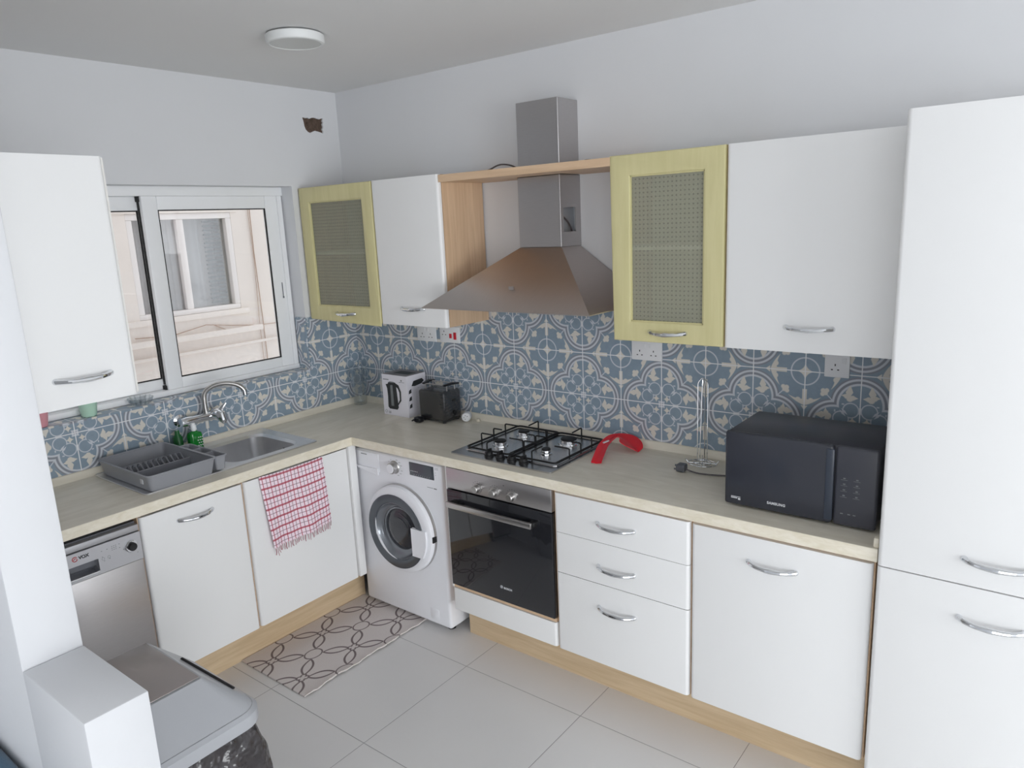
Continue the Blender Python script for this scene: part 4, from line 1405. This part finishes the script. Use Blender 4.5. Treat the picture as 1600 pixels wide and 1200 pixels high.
mb.build('dish_body', M['jar'], t)

# checked towel -------------------------------------------------------------------
t = thing('tea_towel', 'red and white checked tea towel hanging over the corner cabinet door', 'towel', (0.61, -0.95, 0.55))
def tw(u, v):
    # u from left (-y) to right, v from top to bottom
    yl = -1.120+0.028*v; yr = -0.775+0.022*v
    y = yl+(yr-yl)*u
    z = 0.876-(0.335+0.012*(1-u))*v-0.006*math.sin(u*PI)
    x = FD+0.010+0.006*math.sin(u*9+v*2.0)*(0.3+v)+0.004*math.sin(u*21+1)*v+0.004*v
    return Vector((x, y, z))
mb = MB()
mb.grid(tw, 48, 36, thick=0.002)
mb.build('cloth', M['towel'], t)
mb = MB()
for k in range(30):
    u = (k+0.5)/30
    p = tw(u, 1.0)
    L_ = 0.022+0.012*random.random()+(0.012 if k in (1, 28) else 0)
    mb.tube([p, p+Vector((0.001, random.uniform(-0.003, 0.003), -L_*0.6)), p+Vector((0.002, random.uniform(-0.006, 0.004), -L_))], 0.0012 if k % 3 else 0.0018, 5)
mb.build('fringe', mat('fringe_thread', (170, 96, 112), 0.9, noise=0.1), t)

# ================================================================== THINGS ON THE RIGHT WORKTOP
# tall clear jar in the corner
t = thing('glass_vase', 'tall clear glass vase in the worktop corner', 'vase', (0.085, -0.088, ZW))
MB().lathe([(0.0, 0.002), (0.036, 0.002), (0.038, 0.010), (0.040, 0.06), (0.046, 0.16), (0.050, 0.222), (0.047, 0.222), (0.043, 0.16), (0.036, 0.06), (0.034, 0.016), (0.0, 0.014)],
           (0.085, -0.088, ZW), 'z', 12).build('vase_body', M['jar'], t, angle=20)

# kettle box
t = thing('kettle_box', 'white cardboard box with a black kettle printed on it', 'box', (0.487, -0.105, ZW))
bx0, bx1, by0, by1, bh = 0.388, 0.582, -0.180, -0.036, 0.228
MB().box(bx0, bx1, by0, by1, ZW+0.0005, ZW+bh, 0.001, 1).build('carton', M['card'], t)
mb = MB()
mb.box(bx0+0.002, bx1-0.002, by0+0.002, by1-0.002, ZW+bh, ZW+bh+0.0006)
tp_ = mb.build('printed_top', M['cardg'], t, smooth=False)
MB().box(bx0+0.05, bx1-0.03, by0+0.045, by1-0.04, ZW+bh+0.0006, ZW+bh+0.0012).build('dark_panel', M['ink'], tp_, smooth=False)
KX, KZ = 0.468, ZW+0.105
kp = [(-0.035, 0.070), (-0.026, 0.082), (0.0, 0.086), (0.026, 0.082), (0.030, 0.070), (0.036, 0.0), (0.040, -0.055), (0.030, -0.068), (-0.030, -0.068), (-0.041, -0.058), (-0.038, 0.0), (-0.040, 0.045), (-0.050, 0.068)]
mb = MB()
mb.prism([(KX+a, KZ+b) for a, b in kp], 'y', by0-0.0003, by0-0.0010)
ho = [(KX+0.020, KZ+0.082), (KX+0.050, KZ+0.070), (KX+0.066, KZ+0.035), (KX+0.064, KZ-0.015), (KX+0.036, KZ-0.045), (KX+0.040, KZ-0.030), (KX+0.054, KZ-0.010), (KX+0.054, KZ+0.030), (KX+0.043, KZ+0.052), (KX+0.026, KZ+0.062)]
mb.prism(ho, 'y', by0-0.0003, by0-0.0011)
pk = mb.build('printed_kettle', M['ink'], t, smooth=False)
mb = MB()
mb.prism([(KX-0.014, KZ+0.065), (KX+0.004, KZ+0.068), (KX+0.006, KZ-0.05), (KX-0.016, KZ-0.05)], 'y', by0-0.0012, by0-0.0016)
mb.prism([(KX-0.022, KZ+0.080), (KX+0.018, KZ+0.080), (KX+0.016, KZ+0.086), (KX-0.018, KZ+0.086)], 'y', by0-0.0012, by0-0.0016)
mb.build('printed_shine', M['inkl'], pk, smooth=False)
mb = MB()
mb.box(bx0+0.012, bx0+0.055, by0-0.001, by0-0.0003, ZW+bh-0.030, ZW+bh-0.026)
mb.box(bx1-0.060, bx1-0.018, by0-0.001, by0-0.0003, ZW+bh-0.036, ZW+bh-0.034).box(bx1-0.045, bx1-0.036, by0-0.001, by0-0.0003, ZW+bh-0.030, ZW+bh-0.022)
mb.tube(arc((bx0+0.020, by0-0.0008, ZW+0.020), 0.008, 0, 2*PI, 16, 'xz'), 0.0009, 5)
mb.tube(arc((bx0+0.048, by0-0.0008, ZW+0.018), 0.009, 0, 2*PI, 16, 'xz'), 0.0006, 5)
mb.box(bx0+0.042, bx0+0.054, by0-0.001, by0-0.0003, ZW+0.014, ZW+0.019)
mb.build('printed_marks', M['inkl'], t, smooth=False)
mb = MB()
xs = bx1
mb.prism([(by0+0.035, ZW+0.170), (by0+0.05, ZW+0.195), (by0+0.115, ZW+0.200), (by0+0.13, ZW+0.185), (by0+0.11, ZW+0.172), (by0+0.06, ZW+0.166)], 'x', xs+0.0003, xs+0.001)
for zz in (0.130, 0.090, 0.050):
    mb.prism([(by0+0.010, ZW+zz), (by0+0.014, ZW+zz+0.018), (by0+0.030, ZW+zz+0.026), (by0+0.030, ZW+zz+0.004)], 'x', xs+0.0003, xs+0.001)
mb.build('side_pictures', M['ink'], t, smooth=False)

# toaster wrapped in plastic
t = thing('toaster', 'black toaster in shiny clear wrapping beside the kettle box', 'toaster', (0.755, -0.105, ZW))
mb = MB()
mb.box(0.660, 0.845, -0.178, -0.045, ZW+0.012, ZW+0.168, 0.014, 4)
mb.box(0.668, 0.837, -0.172, -0.050, ZW+0.006, ZW+0.014)
for xx in (0.680, 0.825):
    for yy in (-0.163, -0.060):
        mb.lathe([(0.010, 0.0), (0.010, 0.012)], (xx, yy, ZW), 'z', 12)
mb.build('body', M['black'], t)
mb = MB()
for yy in (-0.145, -0.095):
    mb.box(0.685, 0.82, yy, yy+0.028, ZW+0.1682, ZW+0.1695)
mb.build('bread_slots', mat('slot_metal', (120, 118, 118), 0.35, 1.0, noise=0.1), t, smooth=False)
mb = MB()
mb.tube([(0.690, -0.090, ZW+0.168), (0.690, -0.090, ZW+0.200), (0.835, -0.080, ZW+0.200), (0.835, -0.080, ZW+0.168)], 0.004, 8)
mb.tube([(0.690, -0.145, ZW+0.168), (0.690, -0.145, ZW+0.196), (0.835, -0.140, ZW+0.196), (0.835, -0.140, ZW+0.168)], 0.004, 8)
mb.build('warming_rack', M['nickel'], t)
MB().tube([(0.828, -0.155, ZW+0.198), (0.842, -0.110, ZW+0.203), (0.848, -0.065, ZW+0.198)], [0.010, 0.014, 0.010], 10, flat=0.5).build('rack_grip', M['black'], t)
MB().tube([(0.683, -0.155, ZW+0.198), (0.676, -0.110, ZW+0.203), (0.672, -0.065, ZW+0.198)], [0.010, 0.014, 0.010], 10, flat=0.5).build('rack_grip', M['black'], t)
mb = MB()
mb.box(0.8455, 0.856, -0.120, -0.098, ZW+0.110, ZW+0.124, 0.003)
mb.lathe([(0.012, 0.0), (0.012, 0.010), (0, 0.010)], (0.8445, -0.108, ZW+0.050), 'x', 20)
mb.build('lever', M['blackm'], t)
def wrap(u, v):
    # wrinkled film round the right end and over the front edge
    a = u
    pts = [Vector((0.650, -0.1815, 0)), Vector((0.846, -0.1825, 0)), Vector((0.849, -0.178, 0)), Vector((0.850, -0.040, 0))]
    s = a*3
    i = min(int(s), 2); f = s-i
    p = pts[i].lerp(pts[i+1], f)
    n = Vector((0, -1, 0)) if i == 0 else Vector((1, 0, 0)) if i == 2 else Vector((0.7, -0.7, 0))
    w_ = 0.002*(math.sin(v*38+u*17)+math.sin(v*23-u*41))*0.5*(1 if u > 0.28 else 0.25)
    p = p+n*(0.002+abs(w_))
    return Vector((p.x, p.y, ZW+0.004+v*0.168))
film = glass_mat('clear_film', (250, 250, 252), 0.03, 0.06)
mb = MB()
mb.grid(wrap, 90, 40)
mb.build('clear_wrap', film, t)
def wrapt(u, v):
    h = 0.1705+0.006*abs(math.sin(u*13+v*9)*math.sin(v*7+1))
    return Vector((0.655+u*0.192, -0.182+v*0.085, ZW+h))
mb = MB()
mb.grid(wrapt, 40, 24)
mb.build('clear_wrap_top', film, t)

t = thing('power_plug', 'black plug lying in front of the toaster', 'plug', (0.69, -0.21, ZW))
mb = MB()
mb.box(0.665, 0.712, -0.232, -0.192, ZW+0.001, ZW+0.030, 0.010, 3)
mb.box(0.672, 0.676, -0.250, -0.232, ZW+0.012, ZW+0.018).box(0.696, 0.700, -0.250, -0.232, ZW+0.012, ZW+0.018).box(0.684, 0.688, -0.254, -0.232, ZW+0.017, ZW+0.024)
mb.build('plug_body', M['black'], t)
mb = MB()
mb.tube(rounded([(0.666, -0.205, ZW+0.012), (0.645, -0.195, ZW+0.006), (0.635, -0.184, ZW+0.006), (0.650, -0.190, ZW+0.006)], 0.01), 0.0035, 8)
mb.build('flex', M['black'], t)
t = thing('plug_adapter', 'white round plug adapter on the worktop beside the toaster', 'adapter', (0.90, -0.07, ZW), rotz=0.5)
mb = MB()
mb.lathe([(0.0, -0.022), (0.018, -0.022), (0.0245, -0.016), (0.0245, 0.022), (0.021, 0.026), (0.0, 0.026)], (0, 0, 0.0255), 'y', 10)
ab = mb.build('adapter_body', M['socket'], t, local=True, angle=25)
mb = MB()
for a in (0.6, 1.8, 3.2, 4.4):
    mb.box(0.010*math.cos(a)-0.002, 0.010*math.cos(a)+0.002, -0.0265, -0.0255, 0.0255+0.010*math.sin(a)-0.002, 0.0255+0.010*math.sin(a)+0.002)
mb.build('pin_holes', M['greyd'], ab, local=True, smooth=False)
t = thing('sealant_cap', 'tiny cream cap by the upstand behind the adapter', 'cap', (0.955, -0.042, ZW))
MB().lathe([(0, 0), (0.009, 0), (0.009, 0.012), (0, 0.014)], (0.955, -0.044, ZW), 'z', 14).build('cap_body', M['edge'], t)

# red curved spoon rest / dustpan like scoop
t = thing('red_scoop', 'curved red plastic scoop on the worktop beside the hob', 'scoop', (1.84, -0.18, ZW))
path = [(1.845, -0.330), (1.825, -0.270), (1.803, -0.200), (1.797, -0.140), (1.805, -0.100), (1.838, -0.082), (1.880, -0.088), (1.925, -0.105)]
def scoop(u, v):
    s = u*(len(path)-1); i = min(int(s), len(path)-2); f = s-i
    sm = lambda k: Vector((path[k][0], path[k][1], 0))
    def cr(p0, p1, p2, p3, t_): return 0.5*((2*p1)+(p2-p0)*t_+(2*p0-5*p1+4*p2-p3)*t_*t_+(3*p1-p0-3*p2+p3)*t_**3)
    P0, P1, P2, P3 = sm(max(i-1, 0)), sm(i), sm(i+1), sm(min(i+2, len(path)-1))
    p = cr(P0, P1, P2, P3, f)
    q = cr(P0, P1, P2, P3, min(f+0.01, 1.0))-cr(P0, P1, P2, P3, min(f+0.01, 1.0)-0.01)
    q.normalize()
    n = Vector((q.y, -q.x, 0))
    wd = 0.022+0.002*math.sin(u*PI)+0.030*max(0, math.sin((u-0.62)/0.38*PI))**1.0 if u > 0.62 else 0.022
    z = ZW+0.004+0.048*math.sin(min(u/0.60, 1.0)*PI*0.5)*(1-max(0, (u-0.6)/0.4)**1.5)
    z += 0.010*abs(v-0.5)*2*(0.3+u)
    return Vector((p.x, p.y, z))+n*(v-0.5)*2*wd
mb = MB()
mb.grid(scoop, 60, 8, thick=0.003)
sc_ = mb.build('scoop_body', M['red'], t)
c_ = scoop(0.36, 0.5)
mb = MB()
mb.tube([c_+Vector((-0.006, -0.014, 0.002)), c_+Vector((0.004, 0.014, 0.006))], 0.006, 10, flat=0.5)
mb.build('hanging_slot', M['white_ink'], sc_, label='pale slot in the handle')

# towel holder of bent wire
t = thing('paper_roll_holder', 'bent chrome wire kitchen roll stand left of the microwave', 'roll holder', (2.222, -0.115, ZW))
hx, hy_ = 2.222, -0.115
mb = MB()
mb.tube([(hx+0.058*math.cos(a), hy_+0.045*math.sin(a), ZW+0.005) for a in (2*PI*k/28 for k in range(29))], 0.0025, 8)
mb.tube([(hx+0.035*math.cos(a), hy_+0.028*math.sin(a), ZW+0.007) for a in (2*PI*k/24 for k in range(25))], 0.0022, 8)
for a in (0.4, 1.9, 3.5, 5.0):
    mb.tube([(hx, hy_, ZW+0.006), (hx+0.058*math.cos(a), hy_+0.045*math.sin(a), ZW+0.005), (hx+0.070*math.cos(a), hy_+0.055*math.sin(a), ZW+0.020)], 0.0022, 8)
mb.build('base', M['chrome'], t)
mb = MB()
for (dx, dy) in ((-0.020, -0.004), (0.016, 0.010)):
    top = ZW+0.345
    mb.tube(rounded([(hx+dx, hy_+dy, ZW+0.006), (hx+dx, hy_+dy, top), (hx+dx*0.1, hy_-dy*0.6, top+0.022), (hx+0.004-dx*0.2, hy_-dy, top-0.01), (hx-dx*0.35, hy_-dy*1.5, ZW+0.006)], 0.012), 0.0022, 8)
mb.build('upright', M['chrome'], t)

# microwave
t = thing('microwave', 'dark microwave oven on the worktop beside the tall cabinet', 'microwave', (2.70, -0.33, ZW))
mx0, mx1, my0, my1, mz0, mz1 = 2.462, 2.951, -0.480, -0.165, ZW+0.012, ZW+0.272
mb = MB()
mb.box(mx0+0.004, mx1-0.004, my0+0.022, my1, mz0, mz1-0.002, 0.005, 2)
for xx in (mx0+0.04, mx1-0.04):
    for yy in (my0+0.05, my1-0.04):
        mb.lathe([(0.014, 0.0), (0.014, 0.014)], (xx, yy, ZW), 'z', 14)
mb.build('body', M['mwave'], t)
mb = MB()
mb.box(mx0, 2.818, my0, my0+0.022, mz0-0.004, mz1, 0.009, 3)
dr = mb.build('door', M['mwglass'], t)
mb = MB()
mb.box(2.796, 2.822, my0-0.004, my0+0.004, mz0+0.006, mz1-0.012, 0.004, 2)
mb.build('handle_edge', mat('grip_plastic', (60, 66, 78), 0.25, noise=0.03), dr)
mb = MB()
mb.box(2.824, mx1, my0+0.002, my0+0.022, mz0-0.004, mz1, 0.008, 3)
cp_ = mb.build('control_panel', M['mwave'], t)
lettering('SAMSUNG', 0.0125, (2.643, my0-0.0004, mz0+0.026), 'y', M['white_ink'], dr, 'brand_lettering', bold=0.0004, spacing=1.1)
mb = MB()
mb.box(mx0+0.025, mx0+0.058, my0-0.0008, my0, mz0+0.0255, mz0+0.0275).box(mx0+0.025, mx0+0.047, my0-0.0008, my0, mz0+0.020, mz0+0.0235).box(mx0+0.050, mx0+0.058, my0-0.0008, my0, mz0+0.016, mz0+0.0225)
mb.build('small_print', M['white_ink'], dr, smooth=False)
mb = MB()
for r in range(4):
    for c in range(2):
        xx, zz = 2.853+c*0.038, mz0+0.150-r*0.019
        mb.box(xx-0.010, xx+0.010, my0+0.0012, my0+0.002, zz, zz+0.0012)
        mb.box(xx-0.003, xx+0.004, my0+0.0012, my0+0.002, zz+0.004, zz+0.008)
for xx in (2.850, 2.872, 2.888):
    mb.box(xx-0.004, xx+0.004, my0+0.0012, my0+0.002, mz0+0.036, mz0+0.039)
mb.build('button_marks', M['inkl'], cp_, smooth=False)
t = thing('microwave_plug', 'grey plug and flex lying left of the microwave', 'plug', (2.22, -0.21, ZW))
mb = MB()
mb.box(2.168, 2.205, -0.255, -0.215, ZW+0.001, ZW+0.032, 0.007, 3)
mb.box(2.160, 2.169, -0.250, -0.246, ZW+0.008, ZW+0.014).box(2.158, 2.169, -0.236, -0.232, ZW+0.018, ZW+0.025)
mb.build('plug_body', mat('grey_plug', (92, 94, 100), 0.4, noise=0.02), t)
mb = MB()
mb.tube(rounded([(2.203, -0.235, ZW+0.012), (2.25, -0.240, ZW+0.005), (2.33, -0.225, ZW+0.005), (2.40, -0.190, ZW+0.005), (2.455, -0.150, ZW+0.005), (2.50, -0.130, ZW+0.010)], 0.03), 0.0032, 8)
mb.build('flex', M['cable'], t)

# ================================================================== SOCKETS
def plate(x0, x1, z0, z1, label, kind):
    t = thing('wall_socket', label, 'socket', ((x0+x1)/2, -0.01, (z0+z1)/2))
    yb = -0.0085
    MB().box(x0, x1, yb-0.009, yb, z0, z1, 0.003, 2).build('face_plate', M['socket'], t)
    cxm, czm = (x0+x1)/2, (z0+z1)/2
    holes = MB()
    sw = MB()
    def pins(cx, cz):
        holes.box(cx-0.002, cx+0.002, yb-0.0096, yb-0.0088, cz+0.004, cz+0.012)
        for s in (-1, 1):
            holes.box(cx+s*0.011-0.0035, cx+s*0.011+0.0035, yb-0.0096, yb-0.0088, cz-0.012, cz-0.008)
    if kind == 'double':
        pins(x0+0.040, czm-0.010); pins(x1-0.040, czm-0.010)
        for s in (-1, 1):
            sw.box(cxm+s*0.012-0.006, cxm+s*0.012+0.006, yb-0.0115, yb-0.008, z1-0.030, z1-0.012, 0.001, 1)
    elif kind == 'single':
        pins(x0+0.038, czm-0.004)
        sw.box(x1-0.026, x1-0.010, yb-0.0115, yb-0.008, z1-0.032, z1-0.012, 0.001, 1)
    else:
        pins(x0+0.032, z1-0.034)
        sw.box(cxm+0.000, cxm+0.016, yb-0.0125, yb-0.008, czm-0.018, czm+0.006, 0.001, 1)
        sw.box(cxm+0.030, cxm+0.048, yb-0.0125, yb-0.008, czm-0.024, czm+0.014, 0.001, 1)
    holes.build('pin_holes', M['ink'], t, smooth=False)
    sw.build('rocker', M['redsw'] if kind == 'cooker' else M['socket'], t, label='red rocker switches' if kind == 'cooker' else None)


plate(0.524, 0.664, 1.316, 1.402, 'white double socket under the narrow cabinet, left of the red switches', 'double')
plate(0.694, 0.834, 1.318, 1.404, 'white cooker control plate with red rocker switches', 'cooker')
plate(1.846, 1.992, 1.314, 1.400, 'white double socket under the glass cabinet right of the hood', 'double')
plate(2.656, 2.744, 1.311, 1.397, 'white single socket above the microwave', 'single')

# ================================================================== CEILING LIGHT
t = thing('ceiling_light', 'round flat white ceiling light near the corner', 'ceiling light', (0.905, -0.93, ZC-0.04))
MB().lathe([(0.0, 0.0), (0.092, 0.0), (0.095, -0.002), (0.095, -0.006)], (0.905, -0.93, ZC-0.001), 'z', 48).build('mounting_plate', M['greyd'], t)
MB().lathe([(0.104, -0.004), (0.110, -0.008), (0.110, -0.030), (0.106, -0.036), (0.098, -0.038), (0.095, -0.036), (0.095, -0.006)], (0.905, -0.93, ZC), 'z', 64).build('ring_housing', M['lampw'], t)
MB().lathe([(0.0, -0.036), (0.094, -0.036), (0.094, -0.030)], (0.905, -0.93, ZC), 'z', 48).build('diffuser', M['opal'], t)

# ================================================================== FLOOR THINGS
t = thing('kitchen_rug', 'grey beige rug with dark looping flowers on the floor by the washing machine', 'rug', (0.71, -0.88, 0))
def rg(u, v):
    x = 0.482+0.468*u; y = -1.256+0.740*v
    x += 0.004*math.sin(v*22)*(u > 0.99)
    z = 0.007+0.001*math.sin(v*19+u*3)*(0.3+u)+0.006*max(0, u-0.93)/0.07*abs(math.sin(v*31))
    return Vector((x, y, z))
mb = MB()
mb.grid(rg, 40, 60, thick=0.005)
mb.build('woven_mat', M['rug'], t)
mb = MB()
for k in range(12):
    v0, v1 = k/12+0.01, k/12+0.065
    a, b_ = rg(1.0, v0), rg(1.0, v1)
    mb.tube([a+Vector((0.0, 0, 0.001)), (a+b_)/2+Vector((0.004, 0, 0.002)), b_+Vector((0, 0, 0.001))], 0.003, 6)
mb.build('curled_edge', M['tilegrout'], t, label='pale underside showing along the edge')

# swing bin with liner
BX, BY = 1.405, -2.020
t = thing('swing_bin', 'silver grey plastic swing top bin behind the low white block', 'bin', (BX, BY, 0.0))
def frustum(mb, lay, n=6):
    b = bmesh.new()
    R = [[b.verts.new((p[0], p[1], z)) for p in rrect(BX-hx_, BX+hx_, BY-hy_2, BY+hy_2, r, n)] for hx_, hy_2, r, z in lay]
    k = len(R[0])
    for i in range(len(R)-1):
        for q in range(k):
            b.faces.new((R[i][q], R[i][(q+1) % k], R[i+1][(q+1) % k], R[i+1][q]))
    b.faces.new(R[0][::-1]); b.faces.new(R[-1])
    bmesh.ops.recalc_face_normals(b, faces=b.faces)
    mb._add(b)
mb = MB()
frustum(mb, [(0.150, 0.115, 0.05, 0.0), (0.155, 0.120, 0.05, 0.02), (0.205, 0.165, 0.06, 0.520)])
mb.build('bin_body', M['bin'], t)
mb = MB()
frustum(mb, [(0.222, 0.180, 0.065, 0.545), (0.232, 0.190, 0.07, 0.552), (0.232, 0.190, 0.07, 0.588), (0.222, 0.180, 0.065, 0.598)])
lid = mb.build('lid_rim', M['bin'], t)
# sloping hood with flat sides
mb = MB()
b = bmesh.new()
lo = rrect(BX-0.218, BX+0.218, BY-0.176, BY+0.176, 0.055, 5)
hi_ = rrect(BX-0.215, BX+0.108, BY-0.078, BY+0.078, 0.012, 5)
L0 = [b.verts.new((p[0], p[1], 0.598)) for p in lo]
L1 = [b.verts.new((p[0]*0.93+BX*0.07, p[1]*0.96+BY*0.04, 0.612)) for p in lo]
L2 = [b.verts.new((p[0], p[1], 0.698)) for p in hi_]
for A, B in ((L0, L1), (L1, L2)):
    for q in range(len(A)):
        b.faces.new((A[q], A[(q+1) % len(A)], B[(q+1) % len(A)], B[q]))
b.faces.new(L2)
bmesh.ops.recalc_face_normals(b, faces=b.faces)
mb._add(b)
mb.build('lid_hood', M['bin'], t, angle=25)
MB().box(BX-0.210, BX+0.100, BY-0.072, BY+0.072, 0.6985, 0.702, 0.002).build('swing_flap', M['binflap'], t, label='brownish grey swing flap')
mb = MB()
mb.tube([(BX-0.10, BY+0.122, 0.659), (BX+0.02, BY+0.133, 0.649), (BX+0.14, BY+0.146, 0.636)], 0.0055, 8, flat=0.8)
mb.build('lid_slot', M['blackm'], t)
# liner folded over the rim, crumpled
def liner(u, v):
    a = 2*PI*u
    n_ = 8
    ca, sa = math.cos(a), math.sin(a)
    p = (abs(ca)**n_+abs(sa)**n_)**(-1/n_)
    hxx = 0.214+0.030*math.sin(v*PI*0.8)
    hyy = 0.172+0.030*math.sin(v*PI*0.8)
    w_ = 0.008*math.sin(a*17+v*9)+0.006*math.sin(a*31-v*14)+0.005*math.sin(a*7+v*21)
    w_ *= min(1, v*4)
    return Vector((BX+ca*p*hxx*(1+w_), BY+sa*p*hyy*(1+w_), 0.548-v*(0.27+0.03*math.sin(a*5)+0.015*math.sin(a*13))))
mb = MB()
mb.grid(liner, 200, 26)
mb.build('bin_liner', M['bag'], t, label='dark shiny bin bag hanging over the rim', angle=60)

# blue sofa on the other side of the partition
t = thing('sofa', 'blue fabric sofa back at the bottom left corner', 'sofa', (0.75, -2.85, 0))
mb = MB()
mb.box(-0.0+0.02, 1.95, -2.64, -2.392, 0.10, 0.712, 0.035, 4)
mb.build('backrest', M['sofa'], t)
MB().box(0.02, 1.95, -3.30, -2.62, 0.10, 0.30, 0.02, 3).build('base', M['sofa'], t)
for k in range(2):
    MB().box(0.20+k*0.78, 0.97+k*0.78, -3.30, -2.645, 0.302, 0.44, 0.04, 4).build('seat_cushion', M['sofa'], t)
MB().box(0.02, 0.195, -3.30, -2.645, 0.302, 0.58, 0.04, 4).build('armrest', M['sofa'], t)
MB().box(1.77, 1.95, -3.30, -2.645, 0.302, 0.58, 0.04, 4).build('armrest', M['sofa'], t)
for xx in (0.08, 1.88):
    for yy in (-2.45, -3.24):
        MB().lathe([(0.022, 0.0), (0.025, 0.102)], (xx, yy, 0.0), 'z', 14).build('leg', M['blackm'], t)

for o in bpy.data.objects:
    if o.parent is None and o.name.split('.')[0].split('_')[0] in ('floor', 'ceiling', 'trim') or (o.parent is None and o.name.startswith('wall_') and o.type == 'MESH'):
        o['kind'] = 'structure'

GROUPS = dict(wall_cabinet='wall cabinets', base_cabinet='white base cabinets under the worktops', wall_socket='white electrical plates on the tiled wall',
              worktop='stone effect worktops', plinth='pale wooden plinths', flower_pot='small pots on the window sill',
              soap_bottle='green bottles by the tap', cable='loose cables on the bridging shelf')
for o in bpy.data.objects:
    g = GROUPS.get(o.name.split('.')[0])
    if o.parent is None and g: o['group'] = g
